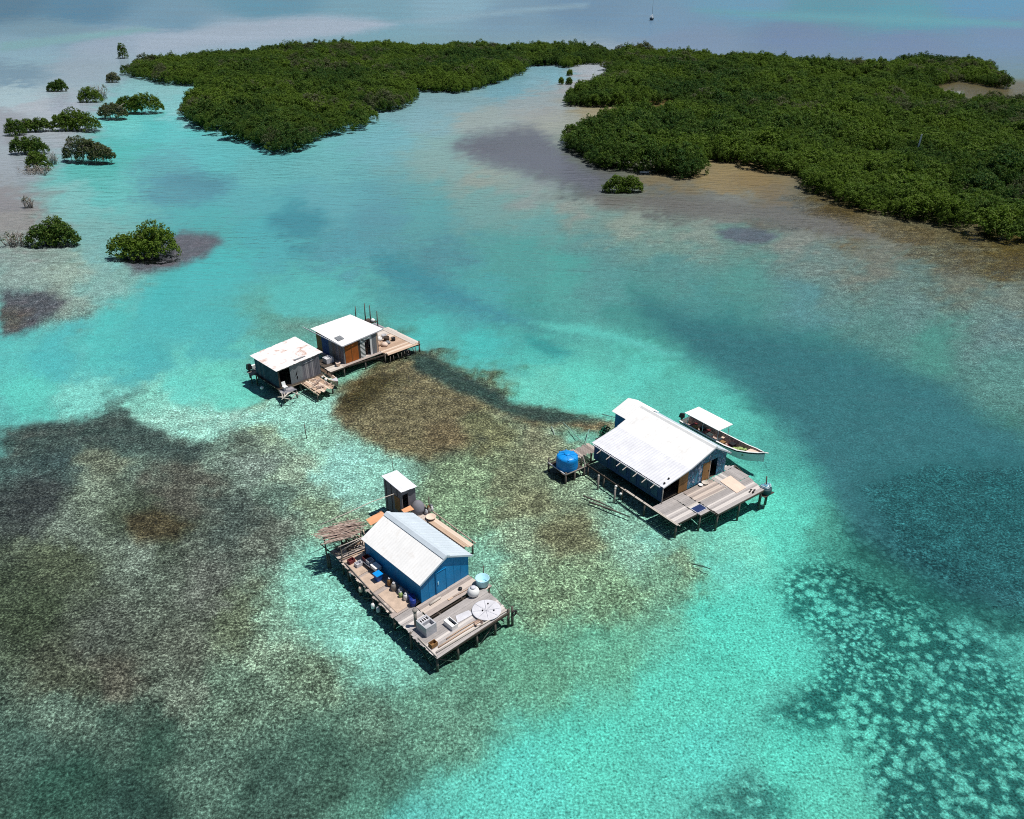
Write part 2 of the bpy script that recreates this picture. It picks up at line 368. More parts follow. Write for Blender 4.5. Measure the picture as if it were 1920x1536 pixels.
KBED = 1.40        # light arriving on the bed times 1/pi (sun + sky), calibrated
def bed_material():
    m, t, p = mat_new('sea_bed', .95); p.inputs['Specular IOR Level'].default_value = 0
    A = N(t, 'ShaderNodeAttribute', attribute_name='bedcol'); G = N(t, 'ShaderNodeAttribute', attribute_name='weed'); C = N(t, 'ShaderNodeAttribute', attribute_name='coral'); CAU = N(t, 'ShaderNodeAttribute', attribute_name='caustic')
    pos = N(t, 'ShaderNodeNewGeometry').outputs['Position']
    flat = scaled(t, pos, (1,1,0))
    # weed: tufts, blades and bare sand between them
    n1 = noise(t, flat, 4.8, 2, .6, .25); n2 = noise(t, flat, .42, 5, .62, .8); n3 = noise(t, scaled(t, flat, (1.2,.9,0)), 10.0, 1, .6); n7 = noise(t, flat, 1.1, 3, .6, .6)
    g = math_n(t, 'ADD', math_n(t, 'MULTIPLY', math_n(t, 'SUBTRACT', n1, .5), 11.), math_n(t, 'MULTIPLY', math_n(t, 'SUBTRACT', n3, .5), 6.))
    g = math_n(t, 'ADD', g, math_n(t, 'ADD', math_n(t, 'MULTIPLY', math_n(t, 'SUBTRACT', n2, .5), 3.2), math_n(t, 'MULTIPLY', math_n(t, 'SUBTRACT', n7, .5), 5.2)))
    g = math_n(t, 'MULTIPLY', math_n(t, 'SUBTRACT', g, .45), G.outputs['Fac'])
    fac = math_n(t, 'POWER', 2.718, math_n(t, 'MINIMUM', g, 1.15))
    c1 = mixc(t, 1., A.outputs['Color'], fac, 'MULTIPLY')
    # shell grit and bare sand flecks
    fl = mapr(t, noise(t, flat, 5.2, 2, .6), .66, .74, 0, .32)
    c1 = mixc(t, math_n(t, 'MULTIPLY', math_n(t, 'MULTIPLY', fl, G.outputs['Fac']), math_n(t, 'MULTIPLY', G.outputs['Fac'], 1.9)), c1, (.62,.60,.50))
    # caustic light painted into the bed colour: thin wandering lines at two sizes
    def caustic_line(scale, dist, pw):
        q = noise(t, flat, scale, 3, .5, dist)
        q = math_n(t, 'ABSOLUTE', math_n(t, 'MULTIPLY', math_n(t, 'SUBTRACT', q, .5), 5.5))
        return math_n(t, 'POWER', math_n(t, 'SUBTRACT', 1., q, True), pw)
    cr = math_n(t, 'ADD', math_n(t, 'MULTIPLY', caustic_line(1.6, 1.1, 2.2), .36), math_n(t, 'MULTIPLY', caustic_line(3.8, .8, 1.4), .38))
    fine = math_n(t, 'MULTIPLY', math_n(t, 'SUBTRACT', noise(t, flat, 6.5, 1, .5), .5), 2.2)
    caus = math_n(t, 'ADD', math_n(t, 'ADD', cr, .74), fine)
    c1 = mixc(t, math_n(t, 'MULTIPLY', CAU.outputs['Fac'], math_n(t, 'SUBTRACT', .95, G.outputs['Fac'], True)), c1, mixc(t, 1., c1, caus, 'MULTIPLY'))
    # coral heads: pale rounded cushions with dark weed and gaps between them
    n4 = N(t, 'ShaderNodeTexNoise'); n4.inputs['Scale'].default_value = 1.8; n4.inputs['Detail'].default_value = 6; n4.inputs['Roughness'].default_value = .75; L(t, flat, n4.inputs['Vector'])
    w2 = N(t, 'ShaderNodeVectorMath', operation='ADD'); L(t, flat, w2.inputs[0]); L(t, scaled(t, n4.outputs['Color'], (.8,.8,0)), w2.inputs[1])
    def cush(sc_):
        vo = N(t, 'ShaderNodeTexVoronoi', feature='SMOOTH_F1'); vo.inputs['Scale'].default_value = sc_; vo.inputs['Smoothness'].default_value = .25
        L(t, w2.outputs[0], vo.inputs['Vector']); return vo.outputs['Distance']
    n5 = noise(t, flat, .20, 5, .65, .5); n6 = noise(t, flat, 5.5, 5, .8)
    big = mapr(t, noise(t, flat, .13, 2), .42, .58, 0, 1)
    k = math_n(t, 'ADD', math_n(t, 'MULTIPLY', cush(1.5), big), math_n(t, 'MULTIPLY', cush(2.9), math_n(t, 'SUBTRACT', 1., big)))
    k = math_n(t, 'ADD', k, math_n(t, 'MULTIPLY', math_n(t, 'SUBTRACT', n5, .5), .8))
    k = math_n(t, 'ADD', k, math_n(t, 'MULTIPLY', math_n(t, 'SUBTRACT', n6, .5), 1.3))
    dark = mapr(t, k, .37, .56, 0, 1)
    dark = math_n(t, 'MULTIPLY', dark, C.outputs['Fac'])
    c1 = mixc(t, math_n(t, 'MULTIPLY', dark, .93), c1, mixc(t, 1., c1, (.13,.22,.24), 'MULTIPLY'))
    grit = math_n(t, 'POWER', 2.718, math_n(t, 'MULTIPLY', math_n(t, 'SUBTRACT', n6, .5), 4.5))
    c1 = mixc(t, math_n(t, 'MULTIPLY', C.outputs['Fac'], .8), c1, mixc(t, 1., c1, grit, 'MULTIPLY'))
    L(t, c1, p.inputs['Base Color'])
    return m
def water_material():
    m = bpy.data.materials.new('lagoon_water'); m.use_nodes = True; t = m.node_tree; t.nodes.clear()
    out = N(t, 'ShaderNodeOutputMaterial')
    A = N(t, 'ShaderNodeAttribute', attribute_name='tint')
    tr = N(t, 'ShaderNodeBsdfTransparent'); L(t, A.outputs['Color'], tr.inputs[0])
    gl = N(t, 'ShaderNodeBsdfGlossy', distribution='GGX'); gl.inputs['Roughness'].default_value = .2
    pos = N(t, 'ShaderNodeNewGeometry').outputs['Position']
    wr = N(t, 'ShaderNodeVectorRotate', rotation_type='Z_AXIS'); L(t, pos, wr.inputs[0]); wr.inputs['Angle'].default_value = .12
    q = wr.outputs[0]
    r0 = noise(t, scaled(t, q, (.22,.62,0)), 1., 2, .5, .6)
    r1 = noise(t, scaled(t, q, (.75,1.7,0)), 1.05, 3, .6, .5)
    r2 = noise(t, scaled(t, q, (.8,1.5,0)), 4.2, 2, .6)
    gust = mapr(t, noise(t, scaled(t, q, (.010,.022,0)), 1., 3, .6), .35, .65, .45, 1.25)
    h = math_n(t, 'ADD', math_n(t, 'MULTIPLY', r1, .34), math_n(t, 'ADD', math_n(t, 'MULTIPLY', r2, .05), math_n(t, 'MULTIPLY', r0, .85)))
    sx = N(t, 'ShaderNodeSeparateXYZ'); L(t, pos, sx.inputs[0])
    h = math_n(t, 'MULTIPLY', h, math_n(t, 'MULTIPLY', gust, mapr(t, sx.outputs[1], 45, 125, .26, 1)))     # calmer water in the lee of the reef
    bp = N(t, 'ShaderNodeBump'); bp.inputs['Strength'].default_value = .42; bp.inputs['Distance'].default_value = 1.; L(t, h, bp.inputs['Height'])
    fr = N(t, 'ShaderNodeFresnel'); fr.inputs['IOR'].default_value = 1.33
    L(t, bp.outputs[0], fr.inputs['Normal']); L(t, bp.outputs[0], gl.inputs['Normal'])
    mx = N(t, 'ShaderNodeMixShader')
    L(t, math_n(t, 'MULTIPLY', fr.outputs[0], .8, True), mx.inputs[0]); L(t, tr.outputs[0], mx.inputs[1]); L(t, gl.outputs[0], mx.inputs[2]); L(t, mx.outputs[0], out.inputs[0])
    return m
X, Y = fan(560, 470)
c, cs, cor = bed_fields(X, Y)
d = depth_of(cs)
SKYREF = np.array((.21, .27, .34)); cosv = np.clip(CAM_H/np.sqrt(X**2+Y**2+CAM_H**2), .02, 1)
FR = .8*(.02+.98*(1-np.clip(cosv+.11, 0, 1))**5)                # share of the sky in the surface at this slope
body = np.maximum(c - FR[...,None]*SKYREF, c*.16)/(1-FR[...,None])
alb = body/(KBED*tint_of(d)**2)
alb = np.clip(alb, .004, .86)
chroma = (c[...,1]-c[...,0])/np.maximum(c[...,1], 1e-3)
weed = np.clip(.97-1.12*np.clip(chroma, 0, 1), .10, .60)*np.clip(130/np.maximum(Y, 1), .0, 1)
weed = weed*np.where(c.mean(-1) > .16, np.clip(1.75-Y/100, .07, 1), 1)*.88
weed = np.where((c.mean(-1) < .12) & (Y < 110), np.maximum(weed, .34), weed)
grid_mesh('sea_bed', X, Y, -d, {'bedcol':alb, 'weed':weed, 'coral':cor, 'caustic':np.clip(1.45-Y/95, .2, 1)*np.clip(c.mean(-1)/.2, .45, 1)}, bed_material())
tag(bpy.data.objects['sea_bed'], 'pale sand and dark seagrass bed seen through clear lagoon water', kind='structure')
X, Y = fan(300, 220)
c, cs, cor = bed_fields(X, Y)
wat = grid_mesh('water', X, Y, 0*X, {'tint':tint_of(depth_of(cs))}, water_material())
tag(wat, 'clear turquoise lagoon water', kind='structure')

# ------------------------------------------------------------------ mangroves
def leaf_mat(name, c0, c1, c2):
    m, t, p = mat_new(name, .75); p.inputs['Specular IOR Level'].default_value = .12
    geo = N(t, 'ShaderNodeNewGeometry'); oi = N(t, 'ShaderNodeObjectInfo')
    n = noise(t, geo.outputs['Position'], .16, 4, .65); n2 = noise(t, geo.outputs['Position'], .9, 2)
    n3 = noise(t, geo.outputs['Position'], .022, 3, .6)
    f = math_n(t, 'ADD', math_n(t, 'ADD', math_n(t, 'MULTIPLY', n, .55), math_n(t, 'MULTIPLY', math_n(t, 'SUBTRACT', n3, .40), 2.1)), math_n(t, 'MULTIPLY', oi.outputs['Random'], .35))
    cA = mixc(t, mapr(t, f, .35, .9, 0, 1), c0, c1)
    cB = mixc(t, mapr(t, geo.outputs['Random Per Island'], .55, 1, 0, .75), cA, c2)
    L(t, cB, p.inputs['Base Color'])
    tl = N(t, 'ShaderNodeBsdfTranslucent'); L(t, mixc(t, 1., cB, (1.,1.1,.6), 'MULTIPLY'), tl.inputs[0])
    mx = N(t, 'ShaderNodeMixShader'); mx.inputs[0].default_value = .32
    L(t, p.outputs[0], mx.inputs[1]); L(t, tl.outputs[0], mx.inputs[2]); L(t, mx.outputs[0], t.nodes['Material Output'].inputs[0])
    return m
M_LEAF = leaf_mat('mangrove_leaf', (.026,.075,.019), (.100,.168,.020), (.150,.200,.046))
M_LEAF2 = leaf_mat('mangrove_leaf_grey', (.06,.09,.03), (.10,.12,.05), (.22,.21,.16))
def bark_mat(name, c0, c1):
    m, t, p = mat_new(name, .9)
    geo = N(t, 'ShaderNodeNewGeometry'); n = noise(t, geo.outputs['Position'], 3, 4)
    L(t, mixc(t, n, c0, c1), p.inputs['Base Color']); return m
M_BARK = bark_mat('mangrove_bark', (.06,.045,.03), (.16,.13,.10))
M_DEAD = bark_mat('dead_wood', (.18,.16,.14), (.42,.38,.34))

def leaf_quads(r, centres, radii, n_each, size, up=.45):
    "leaf-sized faces around tuft centres (numpy)"
    vs = []; fs = []; k = 0
    P = []; D = []
    for c_, rd, n_ in zip(centres, radii, n_each):
        d = r.normal(size=(n_,3)); d /= np.linalg.norm(d, axis=1, keepdims=True)
        rr = rd*r.uniform(.35, 1., (n_,1))**.6
        q = np.array(c_)+d*rr*np.array((1,1,.85)); P.append(q); D.append(d)
    P = np.concatenate(P); D = np.concatenate(D); n = len(P)
    nrm = D + r.normal(size=(n,3))*.55 + np.array((0,0,up)); nrm /= np.linalg.norm(nrm, axis=1, keepdims=True)
    a = np.cross(nrm, r.normal(size=(n,3))); a /= np.linalg.norm(a, axis=1, keepdims=True); b = np.cross(nrm, a)
    s = size*r.uniform(.6, 1.35, (n,1)); l = s*r.uniform(1., 1.7, (n,1))
    bend = nrm*s*.22
    V = np.stack([P-a*l*.5, P-b*s*.42+bend, P+a*l*.5, P+b*s*.42+bend], 1).reshape(-1,3)
    F = np.arange(4*n).reshape(-1,4)
    return V, F
def raw_mesh(name, V, F, mat):
    me = bpy.data.meshes.new(name); me.vertices.add(len(V)); me.vertices.foreach_set('co', V.ravel().astype(np.float32))
    me.loops.add(F.size); me.loops.foreach_set('vertex_index', F.ravel().astype(np.int32))
    me.polygons.add(len(F)); me.polygons.foreach_set('loop_start', (np.arange(len(F))*F.shape[1]).astype(np.int32))
    me.update(calc_edges=True); me.materials.append(mat); return me

def forest_tree(i):
    "one canopy tree of the wood, base at 0: tufted crown plus dark stems"
    r = np.random.default_rng(100+i)
    H_ = 4.6; C = []; Rd = []
    rc = r.uniform(1.5, 2.15); H_ *= r.uniform(.9, 1.12)
    for k in range(36):
        a = r.uniform(0, 2*np.pi); q = np.sqrt(r.uniform(0,1))*rc
        z = H_-.5 - 1.9*(q/rc)**2 + r.normal()*.3
        if k > 24: q = rc*(.65+.35*r.uniform()); z = r.uniform(.6, 2.9)
        C.append((q*np.cos(a), q*np.sin(a), z)); Rd.append(r.uniform(.42,.72))
    V, F = leaf_quads(r, C, Rd, [32]*len(C), .23, .6)
    me = raw_mesh('mangrove_tree_mesh', V, F, M_LEAF if i % 5 != 4 else M_LEAF2)
    return bpy.data.objects.new('mangrove_tree_source_%s' % 'abcdef'[i], me)
SRC = [forest_tree(i) for i in range(6)]

def forest(name, outline, holes, label, seed, dens=.30):
    P = np.array([ground(x, y, z)[:2] for x,y,z in outline])
    HP = [np.array([ground(x, y, z)[:2] for x,y,z in h]) for h in holes]
    r = np.random.default_rng(seed)
    lo = P.min(0); hi = P.max(0); A = (hi-lo).prod(); n = int(A*dens)
    # jittered grid of stems
    st = 1/np.sqrt(dens); gx, gy = np.meshgrid(np.arange(lo[0],hi[0],st), np.arange(lo[1],hi[1],st))
    x = gx.ravel()+r.uniform(-.45,.45,gx.size)*st; y = gy.ravel()+r.uniform(-.45,.45,gx.size)*st
    s = poly_sd(P, x+(fbm(x*.12,y*.12,seed)-.5)*5, y+(fbm(x*.12,y*.12,seed+5)-.5)*5)
    k = s < -1.1
    for h in HP: k &= poly_sd(h, x, y) > .9
    x, y, s = x[k], y[k], s[k]
    # extra low trees along the edge
    e = s > -5
    hgt = .62+.55*fbm(x*.035,y*.035,seed+2,3)+.75*(fbm(x*.16,y*.16,seed+3,2)-.5)
    hgt *= np.where(e, .70+.30*np.clip(-s/5,0,1), 1)*r.uniform(.84,1.16,len(x))
    gap = fbm(x*.06,y*.06,seed+8,3); k = ~((gap < .36) & (r.uniform(size=len(x)) < .6)); x,y,hgt,s = x[k],y[k],hgt[k],s[k]
    V = np.stack([x, y, np.full(len(x), -.15)], -1)
    me = bpy.data.meshes.new(name); me.vertices.add(len(V)); me.vertices.foreach_set('co', V.ravel().astype(np.float32))
    for an, val in (('tree_turn', r.uniform(0,6.283,len(x))),):
        a = me.attributes.new(an,'FLOAT','POINT'); a.data.foreach_set('value', val.astype(np.float32))
    wid = np.clip(hgt, .6, 1.2)*np.where(r.uniform(size=len(x)) < .14, r.uniform(1.25,1.6,len(x)), r.uniform(.75,1.15,len(x)))
    a = me.attributes.new('tree_scale','FLOAT_VECTOR','POINT'); a.data.foreach_set('vector', np.stack([wid, wid, hgt*np.where(wid > 1.2, 1.12, 1)], -1).ravel().astype(np.float32))
    grey = (fbm(x*.05,y*.05,seed+12,3) > .64)
    pick = np.where(grey & (r.uniform(size=len(x)) < .5), 4, r.choice([0,1,2,3,5], len(x)))
    a = me.attributes.new('tree_pick','INT','POINT'); a.data.foreach_set('value', pick.astype(np.int32))
    me.update()
    o = bpy.data.objects.new(name, me); col.objects.link(o)
    ng = bpy.data.node_groups.new(name, 'GeometryNodeTree')
    ng.interface.new_socket('Geometry', in_out='INPUT', socket_type='NodeSocketGeometry'); ng.interface.new_socket('Geometry', in_out='OUTPUT', socket_type='NodeSocketGeometry')
    gi = ng.nodes.new('NodeGroupInput'); go_ = ng.nodes.new('NodeGroupOutput')
    jo = ng.nodes.new('GeometryNodeJoinGeometry')
    for s_ in reversed(SRC):
        oi = ng.nodes.new('GeometryNodeObjectInfo'); oi.inputs['Object'].default_value = s_; oi.inputs['As Instance'].default_value = True
        ng.links.new(oi.outputs['Geometry'], jo.inputs[0])
    ip = ng.nodes.new('GeometryNodeInstanceOnPoints'); ip.inputs['Pick Instance'].default_value = True
    def at_(nm, ty):
        q = ng.nodes.new('GeometryNodeInputNamedAttribute'); q.data_type = ty; q.inputs[0].default_value = nm; return q.outputs[0]
    ng.links.new(gi.outputs[0], ip.inputs['Points']); ng.links.new(jo.outputs[0], ip.inputs['Instance'])
    ng.links.new(at_('tree_pick','INT'), ip.inputs['Instance Index'])
    cx = ng.nodes.new('ShaderNodeCombineXYZ'); ng.links.new(at_('tree_turn','FLOAT'), cx.inputs[2]); ng.links.new(cx.outputs[0], ip.inputs['Rotation'])
    ng.links.new(at_('tree_scale','FLOAT_VECTOR'), ip.inputs['Scale']); ng.links.new(ip.outputs[0], go_.inputs[0])
    md = o.modifiers.new('trees', 'NODES'); md.node_group = ng
    print(name, len(x), 'trees')
    return tag(o, label, 'mangrove forest', kind='stuff')

Z = 0; T = 4.6
LEFT = [(225,142,Z),(299,157,Z),(363,161,Z),(386,176,Z),(360,195,Z),(336,213,Z),(344,223,Z),(393,256,Z),(433,263,Z),(477,273,Z),(497,283,Z),(547,285,Z),(596,268,Z),(616,256,Z),(660,251,Z),(700,231,Z),(697,213,Z),(745,208,Z),(784,196,Z),(789,186,Z),(777,171,Z),(863,175,Z),(903,166,Z),(943,152,Z),(987,139,Z),(992,124,Z),(1037,122,Z),(1061,128,Z),(1106,122,Z),(1131,121,Z),
        (1145,86,T),(1100,84,T),(1000,80,T),(900,76,T),(800,76,T),(700,74,T),(640,71,T),(560,78,T),(480,86,T),(420,89,T),(370,90,T),(320,100,T),(250,105,T)]
RIGHT = [(1131,121,Z),(1142,153,Z),(1101,172,Z),(1046,187,Z),(1057,199,Z),(1134,203,Z),(1192,203,Z),(1249,194,Z),(1326,193,Z),(1290,199,Z),(1216,220,Z),(1140,238,Z),(1080,252,Z),(1058,262,Z),(1062,285,Z),(1101,307,Z),(1163,324,Z),(1240,327,Z),(1283,338,Z),(1331,335,Z),(1328,309,Z),(1383,308,Z),(1431,322,Z),(1479,334,Z),(1503,353,Z),(1551,373,Z),(1589,395,Z),(1637,404,Z),(1671,408,Z),(1738,423,Z),(1790,437,Z),(1853,449,Z),(1920,456,Z),(2060,480,Z),(2100,300,Z),
         (2060,182,T),(1920,165,T),(1870,161,T),(1835,164,T),(1812,173,T),(1798,186,Z),(1765,181,Z),(1738,170,Z),(1765,160,Z),(1800,154,Z),(1850,163,Z),(1905,168,Z),(1916,152,T),(1900,135,T),(1850,106,T),(1780,98,T),(1700,101,T),(1640,109,T),(1540,104,T),(1450,101,T),(1300,93,T),(1180,83,T),(1145,86,T)]
forest('mangrove_forest', LEFT, [], 'dense green mangrove wood left of the channel', 11)
forest('mangrove_forest', RIGHT, [[(1517,150,Z),(1560,146,Z),(1640,149,Z),(1640,155,Z),(1560,155,Z)],[(1835,238,Z),(1860,238,Z),(1862,250,Z),(1838,250,Z)]], 'larger dense green mangrove wood right of the channel', 23)

def bush(px, py, width, height, label, seed, lobes=None, grey=0., group='mangrove bushes standing in the shallows', name='mangrove_bush', depth=None):
    "single mangrove: crown of leaf faces over arching prop roots; px,py is the middle of its foot"
    r = np.random.default_rng(seed); g = ground(px, py)
    root = bpy.data.objects.new(name, None); col.objects.link(root); root.location = g; root.empty_display_size = .5; width *= 1.14; height *= 1.4 if py < 330 else 1.16
    tag(root, label, 'mangrove', group)
    depth = depth or width*.8
    C = []; Rd = []; n = int(60+width*depth*4.2)
    lobes = lobes or [(0,0,1.,1.)]
    for k in range(n):
        lx, ly, ls, lh = lobes[k % len(lobes)]
        a = r.uniform(0, 2*np.pi); q = np.sqrt(r.uniform(0,1)); e = np.sqrt(max(0, 1-q*q))
        z = max(.25, height*lh*e*(.12+.88*r.uniform(0,1)**.45))
        C.append(((lx+q*ls*np.cos(a))*width*.46, (ly+q*ls*np.sin(a))*depth*.46, z)); Rd.append(r.uniform(.32,.6))
    V, F = leaf_quads(r, C, Rd, [24]*n, .24, .5)
    me = raw_mesh('crown', V, F, M_LEAF2 if grey > .5 else M_LEAF)
    o = bpy.data.objects.new('crown', me); col.objects.link(o); o.parent = root
    m = MB(); ns = int(5+width)
    for k in range(ns):
        lx, ly, ls, lh = lobes[k % len(lobes)]
        a = r.uniform(0, 2*np.pi); q = r.uniform(.3,.85)*ls
        e = Vector(((lx+q*np.cos(a))*width*.44, (ly+q*np.sin(a))*depth*.44, -.6))
        tp = Vector((e.x*.55, e.y*.55, height*lh*.75)); mid = Vector((e.x*.95, e.y*.95, height*.22))
        m.tube([e, mid, tp], [.05,.06,.03], 5)
    nb = int(6+grey*width*9)
    for k in range(nb):
        a = r.uniform(0, 2*np.pi); lx, ly, ls, lh = lobes[k % len(lobes)]
        s = Vector((lx*width*.4, ly*depth*.4, height*.25)); q = r.uniform(.6,1.05)*ls
        e = Vector(((lx+q*np.cos(a))*width*.47, (ly+q*np.sin(a))*depth*.47, height*lh*r.uniform(.35,.95)))
        m.tube([s, s.lerp(e,.5)+Vector((0,0,.25)), e], [.06,.045,.02], 5)
    m.build('trunk', M_DEAD if grey > .3 else M_BARK, root)
    return root
def snag(px, py, width, height, label, seed, leaves=0, group='bare mangroves standing in the shallows'):
    "leafless grey mangrove: roots and forked branches, a few leaf tufts"
    r = np.random.default_rng(seed); g = ground(px, py)
    root = bpy.data.objects.new('bare_mangrove', None); col.objects.link(root); root.location = g
    tag(root, label, 'dead mangrove', group)
    m = MB()
    for k in range(int(14+width*5)):
        a = r.uniform(0,2*np.pi); q = r.uniform(.2,1)
        b = Vector((r.uniform(-.5,.5)*width*.6, r.uniform(-.3,.3)*width*.5, -.4))
        e = b+Vector((q*np.cos(a)*width*.35, q*np.sin(a)*width*.3, .4+height*r.uniform(.3,1)))
        mid = b.lerp(e,.5)+Vector((r.normal()*.12, r.normal()*.12, height*.12))
        m.tube([b, mid, e], [.06,.05,.018], 5)
        for j in range(2):
            f = e+Vector((r.normal()*.4, r.normal()*.4, r.uniform(.1,.5)))
            m.tube([mid.lerp(e,.6), f], [.03,.012], 4)
    m.build('branch', M_DEAD, root)
    if leaves:
        C = [(r.uniform(-.4,.4)*width, r.uniform(-.3,.3)*width, height*r.uniform(.4,.9)) for _ in range(leaves)]
        V, F = leaf_quads(r, C, [.35]*leaves, [16]*leaves, .22, .4)
        o = bpy.data.objects.new('crown', raw_mesh('crown', V, F, M_LEAF2)); col.objects.link(o); o.parent = root
    return root
def pxm(py): return FOC/math.hypot(ground(960,py).y, CAM_H)          # photo pixels per metre at that row
bush(275,474,128/pxm(474),3.7,'big rounded dark green mangrove bush beside its shadow painted mauve on the bed', 1, [(.15,.45,.62,1.1),(-.35,-.25,.62,.8),(.35,-.1,.6,1.),(.0,-.4,.5,.7)], depth=8.5)
bush(102,456,96/pxm(456),3.3,'rounded green mangrove bush beside a tangle of bare grey branches', 2, [(.1,.2,.6,1.1),(.4,-.1,.55,.9),(-.3,-.2,.6,.85)], depth=6.5)
bush(262,208,84/pxm(208),3.9,'long mangrove bush nearest the left wood, right end of the bush row', 3, [(-.4,-.1,.55,.8),(.25,.1,.7,1.)], depth=9)
bush(213,219,50/pxm(219),2.8,'greyish thin mangrove bush between two fuller green ones', 4, grey=.8, depth=6)
bush(144,243,88/pxm(243),4.2,'tall bushy mangrove in the middle of the far left row', 5, [(-.1,.2,.6,1.),(.4,-.1,.6,.8),(-.45,-.1,.5,.75)], depth=9)
bush(30,252,34/pxm(252),3.0,'small round mangrove bush, outermost of the three on the far left', 6, depth=4.5)
bush(54,246,26/pxm(246),2.4,'slim mangrove bush squeezed between two small round ones', 7, grey=.4, depth=4)
bush(79,245,32/pxm(245),2.5,'low dark mangrove bush beside the tall bushy one', 8, depth=4.5)
bush(57,287,68/pxm(287),2.9,'flat topped dark mangrove bush over a brown patch of water', 9, [(-.3,0,.65,1.),(.35,0,.62,.95)], depth=6.5)
bush(170,299,95/pxm(299),3.9,'wide mangrove bush showing pale branches through its leaves', 10, [(-.35,.1,.62,1.),(.1,-.05,.6,.85),(.5,-.15,.45,.6)], grey=.55, depth=8)
bush(110,170,40/pxm(170),2.8,'lone flat mangrove bush far out toward the open sea', 11, [(-.3,0,.6,.8),(.2,0,.6,1.)], depth=6)
bush(170,190,40/pxm(190),3.2,'dark mangrove bush with a bare thicket behind it', 12, depth=5)
bush(74,316,40/pxm(316),2.8,'small mangrove bush rising from a spread of bare roots', 13, depth=4)
bush(213,153,22/pxm(153),2.4,'tiny grey mangrove at the tip of the left wood', 14, grey=.6, depth=4)
bush(232,109,16/pxm(109),5.0,'spindly mangrove on thin stems off the far tip of the left wood', 15, depth=4)
bush(1168,358,72/pxm(358),2.7,'low round mangrove bush alone off the shore of the right wood', 16, [(-.35,0,.6,1.),(.35,.0,.6,.95)], depth=5)
snag(186,183,46/pxm(183),4.2,'bare grey mangrove thicket behind the bush row', 31, 8)
snag(70,324,60/pxm(324),1.4,'spread of bare grey mangrove roots around a small bush', 32, 3)
snag(55,388,28/pxm(388),2.0,'pale driftwood tangle with a tuft of leaves on the pink flat', 33, 4)
snag(30,458,56/pxm(458),2.0,'low grey tangle of bare branches beside the rounded green bush', 34, 8)
snag(100,304,26/pxm(304),2.2,'small bare grey mangrove sapling between two bushes', 35)
for i,(x,y,s_) in enumerate(((1068,141,9),(1052,157,7),(1067,158,10))):
    bush(x, y, s_/pxm(y), 1.7, ['tiny dark mangrove shoot farthest up the channel','smallest dark mangrove shoot in the channel, left of its pair','tiny dark mangrove shoot in the channel beside a smaller one'][i], 40+i, depth=1.6, group='tiny mangrove shoots in the channel', name='mangrove_shoot')

# ------------------------------------------------------------------ materials of the stilt houses
def paint(name, c, rough=.6, var=.12, streak=0, c2=None, scale=1.2, spec=.25):
    m, t, p = mat_new(name, rough); p.inputs['Specular IOR Level'].default_value = spec
    tc = N(t, 'ShaderNodeTexCoord'); ob = tc.outputs['Object']
    n = noise(t, scaled(t, ob, (1,1,.35 if streak else 1)), scale, 5, .65, .3)
    n2 = noise(t, ob, scale*9, 3, .6)
    f = math_n(t, 'ADD', math_n(t, 'MULTIPLY', n, .7), math_n(t, 'MULTIPLY', n2, .3))
    lo = np.array(c)*(1-var*1.6); hi = np.minimum(np.array(c)*(1+var*1.2), .92)
    cc = mixc(t, mapr(t, f, .34, .66, 0, 1), lo, hi)
    if c2 is not None:
        g = noise(t, scaled(t, ob, (1.,1.,.25)), scale*1.9, 5, .7, .6)
        cc = mixc(t, mapr(t, g, .54, .70, 0, streak or .7), cc, c2)
    L(t, cc, p.inputs['Base Color']); return m
def wood(name, c0, c1, c2=None, rough=.85, axis=(1,1,1)):
    "boards: each board (mesh island) its own tone, with grain and stains"
    m, t, p = mat_new(name, rough); p.inputs['Specular IOR Level'].default_value = .15
    geo = N(t, 'ShaderNodeNewGeometry'); tc = N(t, 'ShaderNodeTexCoord')
    rnd = geo.outputs['Random Per Island']
    n = noise(t, scaled(t, tc.outputs['Object'], axis), 3.0, 5, .7, .4)
    f = math_n(t, 'ADD', math_n(t, 'MULTIPLY', rnd, .62), math_n(t, 'MULTIPLY', n, .55))
    cc = mixc(t, mapr(t, f, .18, .95, 0, 1), c0, c1)
    if c2 is not None: cc = mixc(t, mapr(t, rnd, .80, .86, 0, .8), cc, c2)
    L(t, cc, p.inputs['Base Color']); return m
def plain(name, c, rough=.6, spec=.3): return paint(name, c, rough, .10, spec=spec)
WHITE = paint('white_roof_paint', (.82,.82,.81), .5, .05, streak=.4, c2=(.60,.55,.50), scale=.7)
WHITE2 = paint('white_paint', (.78,.78,.77), .5, .06)
ZINC = paint('pale_zinc', (.53,.60,.66), .42, .07, scale=.7)
ZINC_OLD = paint('weathered_zinc', (.68,.69,.73), .5, .08, streak=.4, c2=(.54,.50,.49), scale=.9)
RUSTY = paint('rust_stained_tin', (.80,.77,.76), .55, .05, streak=.95, c2=(.46,.25,.17), scale=.42)
BLUE = paint('blue_house_paint', (.006,.20,.45), .5, .16, streak=.35, c2=(.02,.22,.50), scale=.9)
BLUE_D = paint('blue_door_paint', (.008,.21,.47), .5, .12)
NAVY = paint('navy_wall_paint', (.012,.055,.14), .6, .3, streak=.6, c2=(.03,.09,.12), scale=1.1)
TEAL = paint('teal_wall_paint', (.02,.085,.13), .6, .3, streak=.5, c2=(.06,.10,.11), scale=1.3)
DECKW = wood('grey_deck_boards', (.24,.225,.22), (.50,.465,.45), (.60,.56,.53))
DECKB = wood('grey_brown_deck_boards', (.23,.195,.175), (.47,.40,.365), (.55,.47,.41))
PLANKT = wood('tan_boards', (.34,.23,.16), (.60,.45,.34), (.66,.55,.45))
PLY = paint('tan_plywood', (.50,.385,.30), .85, .16, streak=.4, c2=(.36,.29,.24), scale=1.6)
PLYP = paint('pale_pink_plywood', (.72,.56,.46), .8, .07)
